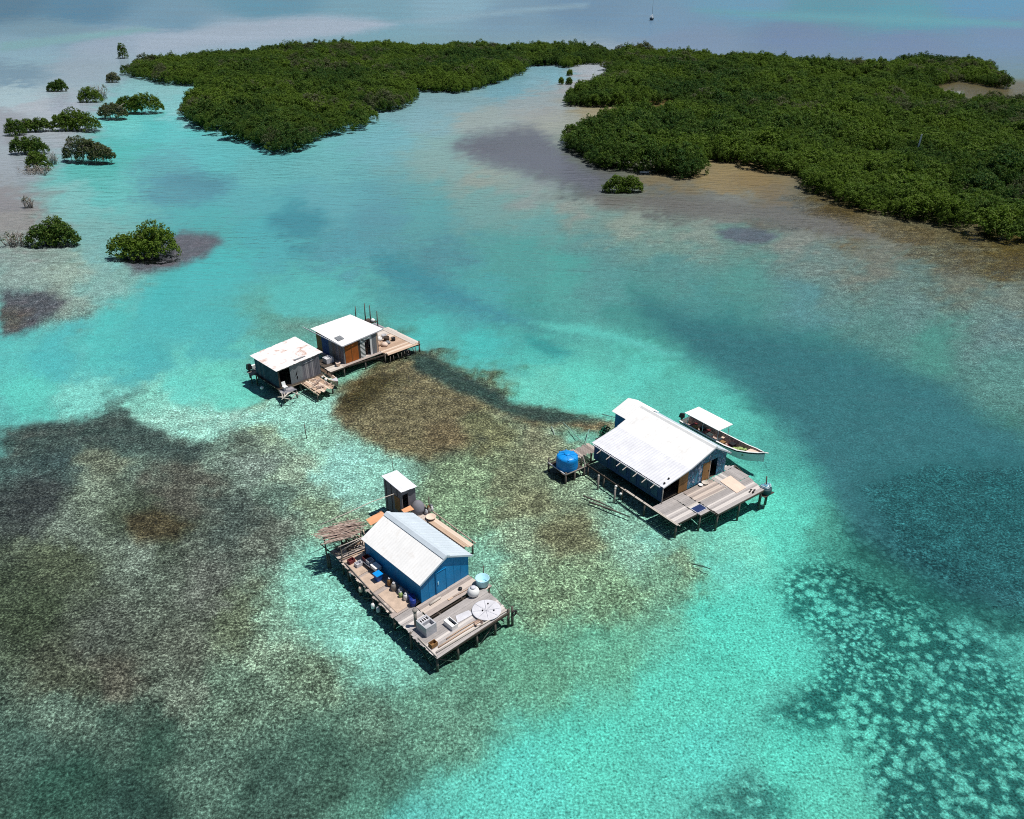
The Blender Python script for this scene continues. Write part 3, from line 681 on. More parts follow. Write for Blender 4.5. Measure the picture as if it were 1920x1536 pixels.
POST = wood('wet_post_wood', (.035,.03,.027), (.17,.15,.13))
POSTG = wood('grey_post_wood', (.12,.11,.10), (.34,.31,.28))
DARKW = wood('dark_old_wood', (.025,.02,.018), (.10,.08,.065))
GREYW = wood('grey_board_wall', (.115,.115,.135), (.25,.25,.28), (.33,.32,.33))
GREYP = paint('grey_panel_paint', (.20,.215,.23), .7, .16, streak=.6, c2=(.10,.10,.11), scale=1.1)
ORANGE = paint('orange_brown_plywood', (.40,.115,.022), .7, .18, streak=.75, c2=(.16,.10,.045), scale=1.5)
ORANGEB = paint('orange_board', (.72,.36,.19), .7, .1)
BROWNB = paint('brown_plywood', (.26,.14,.055), .75, .2, streak=.5, c2=(.13,.08,.04))
DARK = plain('dark_inside', (.012,.011,.012), .9, .05)  # near-black; inside rooms and openings it paints in their shade
BLACK = plain('black_rubber', (.018,.018,.02), .5)
STONE = paint('grey_washed_concrete', (.44,.45,.48), .8, .12)
PALEG = paint('pale_grey_paint', (.58,.58,.62), .6, .10)
TANKB = paint('blue_tank_plastic', (.005,.26,.70), .38, .06, spec=.4)
CYAN = paint('pale_cyan_plastic', (.42,.70,.80), .4, .08)
DKBLUE = plain('dark_blue_plastic', (.012,.035,.22), .45)
BINB = plain('blue_plastic', (.012,.085,.36), .45)
MAROON = plain('maroon_plastic', (.16,.03,.035), .5)
REED = wood('dry_reed', (.20,.14,.115), (.52,.40,.34), (.60,.50,.44))
STICK = wood('pale_driftwood', (.38,.33,.28), (.60,.55,.50))
GREEN = paint('green_net', (.30,.42,.15), .9, .25, streak=.6, c2=(.50,.52,.34), scale=3)
PLANTG = paint('plant_green', (.02,.17,.10), .7, .3)
SOLAR = paint('dark_blue_panel', (.025,.045,.13), .3, .15)
ROPE = plain('rope', (.06,.055,.05), .9)
HULLIN = paint('maroon_boat_inside', (.40,.30,.27), .7, .4, streak=.8, c2=(.04,.025,.02), scale=2.8)

def mural_mat():
    m, t, p = mat_new('painted_mural', .6)
    tc = N(t, 'ShaderNodeTexCoord'); v = scaled(t, tc.outputs['Object'], (1.5,1.5,1.1))
    n = noise(t, v, 1.15, 4, .7, 1.6)
    r = N(t, 'ShaderNodeValToRGB'); e = r.color_ramp.elements
    cs_ = [(0,(.01,.05,.12)),(.36,(.02,.16,.28)),(.44,(.05,.25,.36)),(.50,(.015,.02,.03)),(.57,(.03,.16,.33)),(.64,(.55,.53,.55)),(.70,(.10,.06,.08)),(1,(.05,.22,.32))]
    e[0].position, e[0].color = cs_[0][0], (*cs_[0][1],1); e[1].position, e[1].color = cs_[-1][0], (*cs_[-1][1],1)
    for q,c_ in cs_[1:-1]:
        k = e.new(q); k.color = (*c_,1)
    L(t, n, r.inputs[0]); L(t, r.outputs[0], p.inputs['Base Color']); return m
MURAL = mural_mat()
def scallop_mat():
    m, t, p = mat_new('white_scalloped_paint', .6)
    tc = N(t, 'ShaderNodeTexCoord'); w_ = N(t, 'ShaderNodeTexWave', wave_type='BANDS', bands_direction='DIAGONAL'); w_.inputs['Scale'].default_value = 1.1; w_.inputs['Distortion'].default_value = 2.5
    L(t, tc.outputs['Object'], w_.inputs['Vector'])
    L(t, mixc(t, mapr(t, w_.outputs['Fac'], .35, .55, 0, 1), (.20,.23,.22), (.70,.71,.70)), p.inputs['Base Color']); return m
SCALLOP = scallop_mat()

class Cluster:
    "one stilt-house platform: its own frame, x along the front, y to the back, z above the water"
    def __init__(s, ox, oy, rot): s.m = Matrix.Translation((ox,oy,0)) @ Matrix.Rotation(R(rot), 4, 'Z'); s.rot = R(rot)
    def thing(s, name, label, cat, base, group=None):
        o = bpy.data.objects.new(name, None); col.objects.link(o); o.empty_display_size = .3
        o.location = s.m @ Vector(base); o.rotation_euler.z = s.rot; o['base'] = 0; del o['base']
        return tag(o, label, cat, group)
    def solo(s, name, mb, mat, label, cat, base, group=None):
        o = mb.build(name, mat, None, base); o.location = s.m @ Vector(base); o.rotation_euler.z = s.rot
        return tag(o, label, cat, group)
def piles(root, base, pts, r=.09, top=.85, bot=-1.6, mat=None):
    for k,q in enumerate(pts):
        x, y = q[0], q[1]; tp = q[2] if len(q) > 2 else top
        a = random.uniform(-.06,.06); b = random.uniform(-.06,.06)
        MB().tube([(x+a,y+b,bot), (x+a*.5,y,-.2), (x,y,tp)], [r*1.1,r*1.05,r*.9], 8).build('post', mat or POST, root, base)

# ================================================================== A: the blue house
A = Cluster(-6.58, 44.74, 43.49)
b0 = (1, 0, .9)
dk = A.thing('wooden_platform', 'weathered plank platform on stilts under the small blue house', 'platform', b0, 'plank platforms on stilts')
MB().planks(-2.55, 4.25, -4.98, -1.86, .9, .21, 'x', ends=lambda y: (-2.56, 4.02+(y+5.0)*.12)).build('front_boards', DECKW, dk, b0)
MB().planks(-.55, 4.5, -1.5, -.02, .91, .24, 'x').build('doorstep_boards', DECKB, dk, b0)
MB().planks(-2.45, -.6, -1.82, .15, .895, .2, 'x').build('corner_boards', DECKW, dk, b0)
MB().planks(-2.3, 0.02, .18, 8.0, .90, .24, 'x', jit=.14, ends=lambda y: (-2.42+y*.085, .1)).build('walkway_boards', DECKB, dk, b0)
for y0,y1,xa,xb in ((.35,2.95,-1.95,-.35),(3.35,5.4,-1.95,-.6),(5.6,7.9,-1.75,-.3)):
    MB().hexa([(xa,y0,.915),(xb,y0+.05,.915),(xb,y1,.915),(xa+.12,y1-.06,.915)], [(xa,y0,.94),(xb,y0+.05,.94),(xb,y1,.94),(xa+.12,y1-.06,.94)]).build('plywood_sheet', PLY, dk, b0)
MB().planks(-1.7, .9, 8.05, 9.7, .88, .22, 'x').build('back_boards', DECKB, dk, b0)
MB().planks(.0, 7.3, 7.5, 9.5, .84, .24, 'x', jit=.2).build('rear_boards', DECKB, dk, b0)
m = MB()
for q in [((-2.5,-4.9,.78),(4.0,-5.05,.78)),((-2.5,-4.9,.79),(-2.25,1.2,.79)),((-2.25,1.2,.79),(-1.6,8.1,.79)),((4.0,-5.0,.79),(4.45,-.1,.79)),((-.6,-1.62,.8),(4.2,-1.7,.8)),
          ((.3,-4.9,.76),(.3,9.4,.76)),((2.5,-4.9,.76),(2.5,-.2,.76)),((7.2,7.5,.74),(7.2,9.5,.74)),((-1.7,8.1,.74),(7.2,7.9,.74))]:
    m.bar(*q, .1, .16)
m.build('beam', DARKW, dk, b0)
piles(dk, b0, [(-2.43,-4.75),(4.0,-4.98,1.1),(-2.45,-1.88,1.0),(-2.22,.43),(-2.15,3.08),(-1.92,5.23),(-1.71,7.13),(-1.9,9.5),(4.3,-2.6),(4.5,-.3),(1.0,-4.9),(2.7,-4.95),(-.7,-4.85),(.3,-1.7),(2.5,-1.7),
                  (.4,2.8),(4.2,2.8),(.4,6.6),(4.2,6.6),(3.4,9.3),(7.1,9.3),(7.1,7.7),(.4,9.5)])
for p,q in (((-2.43,-4.7,.6),(-.7,-4.8,-.9)),((2.7,-4.9,.6),(1.0,-4.85,-.9)),((-2.4,-1.9,.6),(-2.4,-4.6,-.9)),((-2.2,.4,.6),(-2.15,3.0,-.8)),((-2.15,3.1,.6),(-1.95,5.2,-.8)),((-1.75,7.1,.6),(-1.95,5.3,-.8)),((4.2,-2.6,.6),(4.0,-4.9,-.8))): MB().tube([p,q],.05,6).build('brace', POST, dk, b0)
hb = (2.2, 3.5, .9)
hs = A.thing('blue_house', 'small bright blue plank house with half white half pale zinc gable roof', 'stilt house', hb)
X0,X1,Y0,Y1,ZE,ZR,XR = 0.,4.5,-.02,7.0,2.82,4.0,2.38
m = MB()
pent = lambda y: [(X0,y,.92),(X1,y,.92),(X1,y,ZE),(XR,y,ZR-.06),(X0,y,ZE)]
m.add(pent(Y0)+pent(Y1), [(0,1,2,3,4),(9,8,7,6,5),(0,5,6,1),(1,6,7,2),(4,9,5,0),(2,7,8,3),(3,8,9,4)])
for x in (.72,1.28,3.1,3.75): m.box(x-.02, x+.02, Y0-.012, Y0, .92, 2.8+.5*(1-abs(x-XR)/2.3))
for y in (.9,1.8,2.7,3.6,4.5,5.4,6.3): m.box(X0-.012, X0, y-.02, y+.02, .92, 2.8)
m.build('wall', BLUE, hs, hb)
MB().box(X0-.035,X0+.05,Y0-.03,Y0-.003,.92,2.78).box(X0-.035,X0-.004,Y0-.003,Y0+.08,.92,2.78).build('corner_trim', BLUE_D, hs, hb)
d_ = MB().box(1.42,2.30,Y0-.045,Y0-.013,.96,2.80).build('door', BLUE_D, hs, hb)
MB().box(1.49,1.57,Y0-.09,Y0-.048,1.78,2.02).build('handle', CYAN, d_, hb)
m = MB()
for x in (1.36,2.32): m.box(x-.03, x+.03, Y0-.065, Y0-.014, .94, 2.86)
m.box(1.33, 2.35, Y0-.067, Y0-.014, 2.861, 2.91); m.build('door_frame', BLUE, hs, hb)
MB().sheet((-.2,-.16,ZE-.06),(-.2,7.2,ZE-.06),(XR,7.2,ZR+.01),(XR,-.16,ZR+.01), 54, 1, .005, .02).build('roof', WHITE, hs, hb)
o = MB().sheet((4.82,-.16,ZE-.1),(4.82,7.2,ZE-.1),(XR+.02,7.2,ZR),(XR+.02,-.16,ZR), 54, 1, .011, .02).build('roof', ZINC, hs, hb); o['label'] = 'pale zinc roof slope'
MB().hexa([(XR-.34,-.19,ZR-.09),(XR+.28,-.19,ZR-.07),(XR+.28,7.22,ZR-.07),(XR-.34,7.22,ZR-.09)], [(XR-.05,-.19,ZR+.075),(XR+.05,-.19,ZR+.075),(XR+.05,7.22,ZR+.075),(XR-.05,7.22,ZR+.075)]).build('ridge_cap', ZINC, hs, hb)
m = MB()
m.bar((-.18,-.19,ZE-.1),(XR,-.19,ZR-.04),.03,.14).bar((4.8,-.19,ZE-.13),(XR,-.19,ZR-.04),.03,.14); m.build('bargeboard', ZINC, hs, hb)

# things lying about on platform A
def crate_sink():
    b = (-1.45,-2.4,.9)
    t_ = A.thing('wash_stand', 'grey concrete wash stand with two basins at the left front of the deck', 'wash stand', b)
    m = MB(); x0,x1,y0,y1,z0,z1 = -1.9,-1.0,-3.0,-1.85,.9,1.72
    m.box(x0,x1,y0,y0+.09,z0,z1).box(x0,x0+.09,y0+.09,y1,z0,z1).box(x1-.09,x1,y0+.09,y1,z0,z1).box(x0+.09,x1-.09,y1-.09,y1,z0,z1).box(x0+.09,x1-.09,y0+.58,y0+.67,z0,z1).box(x0+.09,x1-.09,y0+.09,y1-.09,z0,1.42)
    m.build('basin', STONE, t_, b)
    m = MB().box(x0+.09,x1-.09,y0+.67,y1-.09,1.60,1.66); m.build('drain_board', PALEG, t_, b)
    m = MB()
    for k in range(4): m.box(x0+.18+k*.17,x0+.25+k*.17,y0+.75,y0+.98,1.66,1.70)
    m.build('soap_rack', DARK, t_, b)
crate_sink()
def pole_cap(cl, name, x, y, z0, z1, r, label, cat, mat, cap=True, group=None, n=10, lean=(0,0)):
    b = (x,y,z0); t_ = cl.thing(name, label, cat, b, group)
    MB().tube([(x,y,z0),(x+lean[0],y+lean[1],z1)], [r,r*.95], n).build('shaft', mat, t_, b)
    if cap: MB().lathe((x+lean[0],y+lean[1],z1), [(r*1.05,0),(r*1.5,.03),(r*1.5,.12),(r*.6,.17)], n).build('cap', mat, t_, b)
    return t_
pole_cap(A,'standing_pipe',-1.72,-1.55,.9,2.25,.12,'thick upright grey pipe with a capped top behind the wash stand','pipe',POSTG)
b = (.05,-3.25,.9)
t_ = A.thing('storage_box', 'small white box with a dark open slot in the middle of the front deck', 'box', b)
m = MB(); m.box(-.22,-.17,-3.75,-2.8,.9,1.3).box(.27,.32,-3.75,-2.8,.9,1.3).box(-.17,.27,-3.75,-3.70,.9,1.3).box(-.17,.27,-2.85,-2.8,.9,1.3).box(-.17,.05,-3.70,-2.85,1.22,1.27); m.build('body', WHITE2, t_, b)
MB().box(.05,.27,-3.70,-2.85,.95,1.05).build('inside', DARK, t_, b)
b = (2.85,-3.9,.9)
t_ = A.thing('dish', 'large round pale grey dish lying face up on the front deck', 'dish', b)
MB().lathe((2.85,-3.9,.93), [(.35,0),(1.02,.03),(1.07,.11),(1.02,.12),(.5,.07),(.12,.05)], 40).build('bowl', PALEG, t_, b)
for k in range(4):
    a = k*math.pi/4+.2; MB().bar((2.85-.98*math.cos(a),-3.9-.98*math.sin(a),1.06),(2.85+.98*math.cos(a),-3.9+.98*math.sin(a),1.06+.004*k),.018,.012).build('rib', PALEG, t_, b)
for px_,py_ in ((2.6,-3.75),(3.2,-4.3),(3.35,-3.5)): MB().lathe((px_,py_,1.03),[(.055,0),(.055,.05),(.02,.07)],8).build('bolt', DARK, t_, b)
b = (3.3,-1.95,.9)
t_ = A.thing('water_jar', 'fat white jar near the right end of the slot in the deck', 'jar', b)
MB().lathe((3.3,-1.95,.92),[(.28,0),(.42,.1),(.46,.3),(.40,.5),(.26,.64),(.18,.66)],18).build('body', WHITE2, t_, b); MB().lathe((3.3,-1.95,1.585),[(.20,0),(.22,.05),(.12,.09)],14).build('lid', PALEG, t_, b)
b = (4.5,-1.6,.9)
t_ = A.thing('tub', 'pale cyan round tub at the right edge of the front deck', 'tub', b)
MB().lathe((4.5,-1.6,.93),[(.38,0),(.46,.05),(.52,.62),(.55,.66),(.49,.66),(.42,.15)],20).build('body', CYAN, t_, b); MB().lathe((4.5,-1.6,.90),[(.44,0),(.46,.028)],16).build('stand', BLACK, t_, b)
MB().planks(4.0,5.0,-2.1,-1.1,.86,.22,'y').build('side_shelf_boards', DECKB, dk, b0)
piles(dk, b0, [(4.9,-1.9,.82),(4.9,-1.2,1.0)], .07)
pole_cap(A,'thin_pole',5.02,-1.15,.6,2.15,.04,'thin dark pole standing behind the pale cyan tub','pole',POST,False)
A.solo('pot', MB().lathe((2.95,-.86,.91),[(.10,0),(.15,.06),(.15,.16),(.09,.2)],10), BLACK, 'small black pot on the boards before the blue wall', 'pot', (2.95,-.86,.91))
A.solo('log', MB().tube([(.28,-.62,1.0),(1.3,-.58,1.01)],.085,8), STICK, 'short pale log at the foot of the blue house door', 'log', (.8,-.6,.92), 'logs on the decks')
for k,(p,q,rr,mt,lb) in enumerate([((-2.3,-4.55,.98),(3.95,-4.88,.99),.065,STICK,'long pale pole along the very front edge of the deck'),((-1.9,-4.28,.97),(2.1,-4.42,.97),.055,PLANKT,'reddish brown pole beside the long pale front pole'),
                           ((-1.0,-4.05,.96),(1.5,-4.12,.97),.045,PLANKT,'shorter tan stick behind the reddish brown pole'),((-2.5,-4.9,.95),(-2.35,-2.6,.95),.05,STICK,'pale stick along the left end of the front deck')]):
    A.solo('pole', MB().tube([p,Vector(p).lerp(Vector(q),.5)+Vector((0,.03,.01)),q],[rr,rr*.95,rr*.8],7), mt, lb, 'pole', p, 'poles lying on the front deck')
A.solo('board', MB().hexa([(.55,-3.4,.92),(2.0,-3.5,.92),(1.95,-2.95,.92),(.9,-2.75,.92)],[(.55,-3.4,.945),(2.0,-3.5,.945),(1.95,-2.95,.945),(.9,-2.75,.945)]), PALEG, 'whitish board lying between the white box and the round dish', 'board', (1.2,-3.1,.92))
# containers along the left wall
CY = [(-.55,3.15,.2,.62,BROWNB,'brown gas bottle first after the blue bin'),(-.62,2.5,.24,.62,POSTG,'fat grey gas bottle in the row along the blue wall'),(-.5,1.85,.2,.5,STONE,'pale grey jug in the row along the blue wall'),
      (-.72,1.55,.16,.42,GREEN,'small olive jug in the row along the blue wall'),(-.62,1.05,.19,.55,WHITE2,'off white gas bottle last before the dark blue drums')]
for x,y,r_,h_,mt,lb in CY:
    b = (x,y,.945); t_ = A.thing('gas_bottle', lb, 'gas bottle', b, 'bottles along the blue wall')
    MB().lathe((x,y,.945),[(r_*.85,0),(r_,.04),(r_,h_*.72),(r_*.6,h_*.9),(r_*.3,h_*.92)],14).build('body', mt, t_, b); MB().lathe((x,y,.945+h_*.92),[(r_*.45,0),(r_*.5,h_*.14),(r_*.42,h_*.15)],10).build('collar', STONE, t_, b)
for x,y,lb in ((-.42,.62,'dark blue drum against the wall, behind its twin'),(-.62,.22,'dark blue drum nearest the front corner of the blue house')):
    b = (x,y,.945); t_ = A.thing('drum', lb, 'drum', b, 'dark blue drums')
    MB().lathe((x,y,.945),[(.2,0),(.23,.03),(.23,.25),(.245,.27),(.23,.29),(.23,.55),(.19,.58)],16).build('body', DKBLUE, t_, b); MB().lathe((x+.08,y,1.526),[(.05,0),(.05,.04)],8).build('lid', BLACK, t_, b)
b = (-.85,4.2,.945); t_ = A.thing('bin', 'square blue plastic bin on the left walkway', 'bin', b)
MB().hexa([(-1.05,3.98,.945),(-.65,3.98,.945),(-.65,4.42,.945),(-1.05,4.42,.945)],[(-1.12,3.92,1.5),(-.58,3.92,1.5),(-.58,4.48,1.5),(-1.12,4.48,1.5)]).build('body', BINB, t_, b); MB().box(-1.14,-.56,3.9,4.5,1.502,1.56).build('lid', TANKB, t_, b)
b = (-.4,5.75,.9); t_ = A.thing('bench', 'long low dark plank bench by the left blue wall', 'bench', b)
MB().planks(-.72,-.08,4.75,6.85,1.27,.2,'y',jit=.03).build('seat', GREYW, t_, b)
for y in (4.9,5.8,6.7): MB().box(-.68,-.12,y-.05,y+.05,.942,1.235).build('leg', DARKW, t_, b)
b = (-.42,5.0,1.275); t_ = A.thing('cool_box', 'white lidded cool box on the end of the bench', 'cool box', b)
MB().box(-.68,-.2,4.7,5.4,1.275,1.52).build('body', WHITE2, t_, b); MB().box(-.70,-.18,4.68,5.42,1.522,1.58).build('lid', WHITE2, t_, b)
for k,(y,z,mt,lb) in enumerate(((5.95,1.275,PALEG,'grey crate on the bench, under nothing'),(6.45,1.275,MAROON,'maroon crate on the far end of the bench'))):
    b = (-.3,y,z); m = MB(); m.box(-.6,-.1,y-.22,y+.22,z,z+.04)
    for q in ((-.6,-.56,y-.22,y+.22),(-.14,-.1,y-.22,y+.22),(-.56,-.14,y-.22,y-.18),(-.56,-.14,y+.18,y+.22)): m.box(*q, z+.04, z+.28)
    A.solo('crate', m, mt, lb if k else 'pale grey crate in the middle of the bench', 'crate', b, 'crates on the bench')
# buoys hung off the left edge
for k,(x,y,z,mt,lb) in enumerate(((-2.42,2.75,.32,WHITE2,'white float hanging off the left edge of the walkway, brightest of them'),(-2.35,2.2,.3,STONE,'grey float hanging just beside the white one'),(-2.05,4.9,.3,PLYP,'pale pink float hanging farther back off the walkway'))):
    b = (x,y,z); t_ = A.thing('float', lb, 'float', b, 'floats hanging off the walkway')
    MB().lathe((x,y,z-.28),[(.06,0),(.15,.08),(.16,.4),(.07,.52)],12).build('body', mt, t_, b); MB().tube([(x,y,z+.2),(x+.06,y,.82)],.018,5).build('rope', ROPE, t_, b)
# reed-roofed rack
b = (-.6,8.9,.9); t_ = A.thing('reed_shelter', 'rickety shelter of sticks with a dry reed roof at the back left corner', 'shelter', b)
m = MB(); r_ = random.Random(5)
for k in range(150):
    u = r_.random(); v = r_.random(); cx_ = -.5+.2*v; cy_ = 8.15+1.75*v
    a = r_.gauss(-.42,.10); ln = r_.uniform(.7,1.75); z = 2.45+.12*math.sin(v*3)+r_.uniform(-.05,.1); x = cx_+r_.uniform(-1.0,1.0)
    dx, dy = math.cos(a)*ln, math.sin(a)*ln
    m.tube([(x-dx/1.15,cy_-dy/1.15+.25,z-.04),(x+dx/1.5,cy_+dy/1.5+.25,z+r_.uniform(-.02,.1))], [.035,.022], 4, False)
m.build('reed_roof', REED, t_, b)
for p,q in (((-1.55,8.1,-1.4),(-1.5,8.1,2.4)),((-2.0,9.6,-1.4),(-2.02,9.6,2.45)),((.45,7.75,.9),(.5,7.75,2.4)),((1.0,9.2,-1.2),(1.0,9.2,2.5)),((-.4,9.9,-1.2),(-.4,9.9,2.4))): MB().tube([p,q],[.075,.055],7).build('post', POST, t_, b)
for p,q,mt in (((-1.75,8.05,2.3),(1.1,7.65,2.35),STICK),((-2.15,9.65,2.35),(1.2,9.3,2.4),POST),((-1.5,8.15,1.75),(1.1,7.75,2.3),STICK),((-1.55,8.12,1.35),(.45,7.78,1.4),POSTG),((-1.6,8.05,1.0),(.6,7.72,1.02),PLANKT),((-2.05,9.62,1.3),(-1.5,8.1,1.3),POST),((-2.3,9.9,1.9),(-1.9,9.3,1.3),POST)):
    MB().tube([p,q],.04,6).build('rail', mt, t_, b)
m = MB()
for k in range(70):
    x = r_.uniform(-1.3,.7); y = r_.uniform(8.25,9.4); z = r_.uniform(.95,1.65); a = r_.uniform(0,3.1)
    m.tube([(x,y,z),(x+math.cos(a)*.6,y+math.sin(a)*.6,z+r_.uniform(-.15,.2))],.03,4,False)
A.solo('firewood_pile', m, DARKW, 'dark tangled heap of sticks stored under the reed roof', 'firewood', (-.3,8.8,.9))
m = MB()
for k in range(12):
    x = r_.uniform(.2,1.0); y = r_.uniform(8.0,8.6); a = r_.uniform(0,3.1); m.tube([(x,y,r_.uniform(1.3,1.9)),(x+math.cos(a)*.35,y+math.sin(a)*.3,r_.uniform(1.2,2))],.045,5)
A.solo('driftwood_heap', m, PLANKT, 'brown driftwood heaped between reed roof and house', 'driftwood', (.6,8.3,1.2))
b = (.2,10.6,1.5); t_ = A.thing('stick_frame', 'bare A shaped frame of dark sticks behind the reed roof', 'frame', b)
MB().tube([(.35,10.5,.3),(.7,10.5,2.5)],.055,6).build('leg', POST, t_, b); MB().tube([(1.3,10.1,.3),(.72,10.5,2.5)],.04,6).build('leg', POST, t_, b)
A.solo('clothes_pole', MB().tube([(-1.5,11.4,2.35),(1.0,11.0,2.55),(3.2,10.75,2.7),(5.4,10.3,2.75)],[.03,.035,.035,.03],6), STICK, 'long thin pole slanting from the reed roof to the outhouse', 'pole', (1,11,2.4))
# outhouse
b = (6.2,10.9,.3); t_ = A.thing('outhouse', 'narrow grey board outhouse with a flat zinc roof behind the blue house', 'outhouse', b)
x0,x1,y0,y1 = 5.55,6.95,9.65,12.2
m = MB()
m.hexa([(x0,y0,.2),(x0+.05,y0,.2),(x0+.05,y1,.2),(x0,y1,.2)],[(x0,y0,3.18),(x0+.05,y0,3.18),(x0+.05,y1,3.45),(x0,y1,3.45)])
m.hexa([(x1-.05,y0,.2),(x1,y0,.2),(x1,y1,.2),(x1-.05,y1,.2)],[(x1-.05,y0,3.0),(x1,y0,3.0),(x1,y1,3.3),(x1-.05,y1,3.3)])
m.box(x0+.05,x1-.05,y1-.05,y1,.2,3.3).box(x0+.05,x1-.05,y0+.06,y1-.05,.7,.76)
m.box(x0+.62,x1-.05,y0,y0+.05,.75,3.0).box(x0+.05,x0+.62,y0,y0+.05,2.75,3.05); m.build('wall', GREYW, t_, b)
m = MB()
for y in (10.3,11.15,11.9): m.box(x0-.025,x0-.002,y-.035,y+.035,.3,3.1)
m.build('batten', DARKW, t_, b)
MB().box(x0-.03,x0-.003,10.0,10.75,.9,2.3).build('panel', BROWNB, t_, b)
MB().sheet((x0-.14,y0-.16,3.24),(x1+.12,y0-.16,3.06),(x1+.12,y1+.1,3.36),(x0-.14,y1+.1,3.54), 12, 1, .010, .025, jag=.05).build('roof', ZINC_OLD, t_, b)
piles(t_, b, [(x0+.1,y0+.1,.5),(x0+.1,y1-.1,.5),(x1-.1,y0+.1,.5),(x1-.1,y1-.1,.5)])
for k,(q,lb) in enumerate((([(2.5,10.0,1.05),(4.1,9.9,1.25),(4.2,10.9,1.2),(2.7,11.0,1.0)],'orange plywood board sticking out left behind the ridge'),([(5.2,9.0,1.5),(6.1,8.8,1.5),(6.25,9.55,1.45),(5.35,9.6,1.42)],'orange board corner below the outhouse door'))):
    A.solo('plywood_board', MB().hexa(q,[(a_,b_,c_+.04) for a_,b_,c_ in q]), ORANGEB, lb, 'board', q[0], 'orange boards')
A.solo('tarpaulin', MB().lathe((6.75,9.15,.85),[(.62,0),(.6,.35),(.5,.7),(.3,.95),(.06,1.05)],14), GREYW, 'dark grey tarpaulin hump right of the outhouse door', 'tarpaulin', (6.75,9.15,.85))
HEAP = [('jug','pale grey jug',STONE),('jug','dark grey jug',POSTG),('jug','white jug',WHITE2),('jug','black jug',BLACK),('jug','brown jug',BROWNB),('jug','blue grey jug',GREYP),('jug','tan jug',PLANKT)]
for k,(nm,lb,mt) in enumerate(HEAP):
    x = 7.0+.26*(k%3)+.05*k; y = 8.35+.3*(k//3); s_ = (.15,.17,.13,.16,.14,.18,.12)[k]
    A.solo(nm, MB().lathe((x,y,.85),[(s_*.7,0),(s_,.06),(s_,.3),(s_*.45,.42),(s_*.4,.48)],9), mt, lb+' in the cluster of jugs right of the tarpaulin hump', 'jug', (x,y,.85), 'jugs behind the blue house')
pole_cap(A,'stub_post',7.75,8.9,-1,1.9,.06,'dark stub post beside the grey heap','post',POST,False)
b = (7.2,5.6,.8); t_ = A.thing('plank_walkway', 'narrow worn plank walkway along the far side of the blue house', 'walkway', b)
MB().planks(6.45,7.25,2.7,9.0,.82,.2,'y',jit=.35).build('boards', PLANKT, t_, b)
MB().bar((7.42,2.5,.86),(7.62,8.6,.86),.07).build('rail', REED, t_, b); MB().bar((6.4,2.7,.72),(6.45,9.,.72),.1).build('beam', DARKW, t_, b)
piles(t_, b, [(7.4,2.9,.8),(7.45,5.,.8),(7.5,7.2,.8),(6.5,2.9,.8),(6.5,6,.8)], .07)
A.solo('washing_bowl', MB().lathe((6.9,7.6,.83),[(.25,0),(.42,.22),(.45,.22),(.3,.06)],14), PLYP, 'pale shallow bowl on the narrow walkway', 'bowl', (6.9,7.6,.83))
b = (4.25,-5.1,-.2); t_ = A.thing('mooring_post', 'black mooring post hung with a tyre at the right front corner', 'mooring post', b)
MB().tube([(4.28,-5.12,-1.4),(4.25,-5.1,1.25)],[.1,.09],9).build('shaft', POST, t_, b)
m = MB(); pts = [(4.3+.2*math.cos(a),-5.25,.7+.2*math.sin(a)) for a in np.linspace(0,2*math.pi,15)]; m.tube(pts,.075,7,False).build('tyre', BLACK, t_, b)
A.solo('mooring_rope', MB().tube([(5.9,-.5,.55),(5.3,-2.2,.62),(4.6,-4.2,.85),(4.3,-5.1,1.0),(4.9,-6.3,-.3)],.022,5), ROPE, 'thin dark rope running along the right side of the front deck', 'rope', (4.6,-4.2,.8))

b = (.9,-4.2,.9); m = MB()
for k in range(5):
    m.tube([(1.55+(.22+.02*k)*math.cos(a),-4.5+(.22+.02*k)*math.sin(a),.945+.03*k) for a in np.linspace(0,6.2,14)],.022,5,False)
A.solo('rope_coil', m, REED, 'coil of tan rope near the front edge of the deck', 'rope', (1.55,-4.5,.93))
A.solo('paddle', MB().tube([(2.0,-1.15,.96),(3.6,-1.25,.98)],.03,6).hexa([(1.55,-1.22,.935),(2.0,-1.2,.935),(2.0,-1.08,.935),(1.55,-1.04,.935)],[(1.55,-1.22,.965),(2.0,-1.2,.965),(2.0,-1.08,.965),(1.55,-1.04,.965)]), PLANTG if False else PLANKT, 'tan wooden paddle lying before the blue front wall', 'paddle', (2.6,-1.2,.93))
for k,(x,y,mt,lb) in enumerate(((-1.2,7.3,MAROON,'maroon fish crate at the back of the left walkway'),(-1.0,6.6,PALEG,'pale grey fish crate near the back of the left walkway'),(-2.05,-3.9,BROWNB,'brown fish crate at the left front corner of the deck'))):
    z = .945; m = MB().box(x-.26,x+.26,y-.2,y+.2,z,z+.04)
    for q in ((x-.26,x-.22,y-.2,y+.2),(x+.22,x+.26,y-.2,y+.2),(x-.22,x+.22,y-.2,y-.16),(x-.22,x+.22,y+.16,y+.2)): m.box(*q,z+.04,z+.3)
    A.solo('crate', m, mt, lb, 'crate', (x,y,z), 'fish crates on the blue house deck')
for k,(p,q,lb) in enumerate((((-2.2,.6,.97),(-2.0,3.6,.98),'long grey pole along the outer edge of the left walkway, nearer the front'),((-1.95,3.9,.97),(-1.6,7.6,.98),'long grey pole along the outer edge of the left walkway, farther back'))):
    A.solo('pole', MB().tube([p,q],.045,6), POSTG, lb, 'pole', p, 'poles on the left walkway')
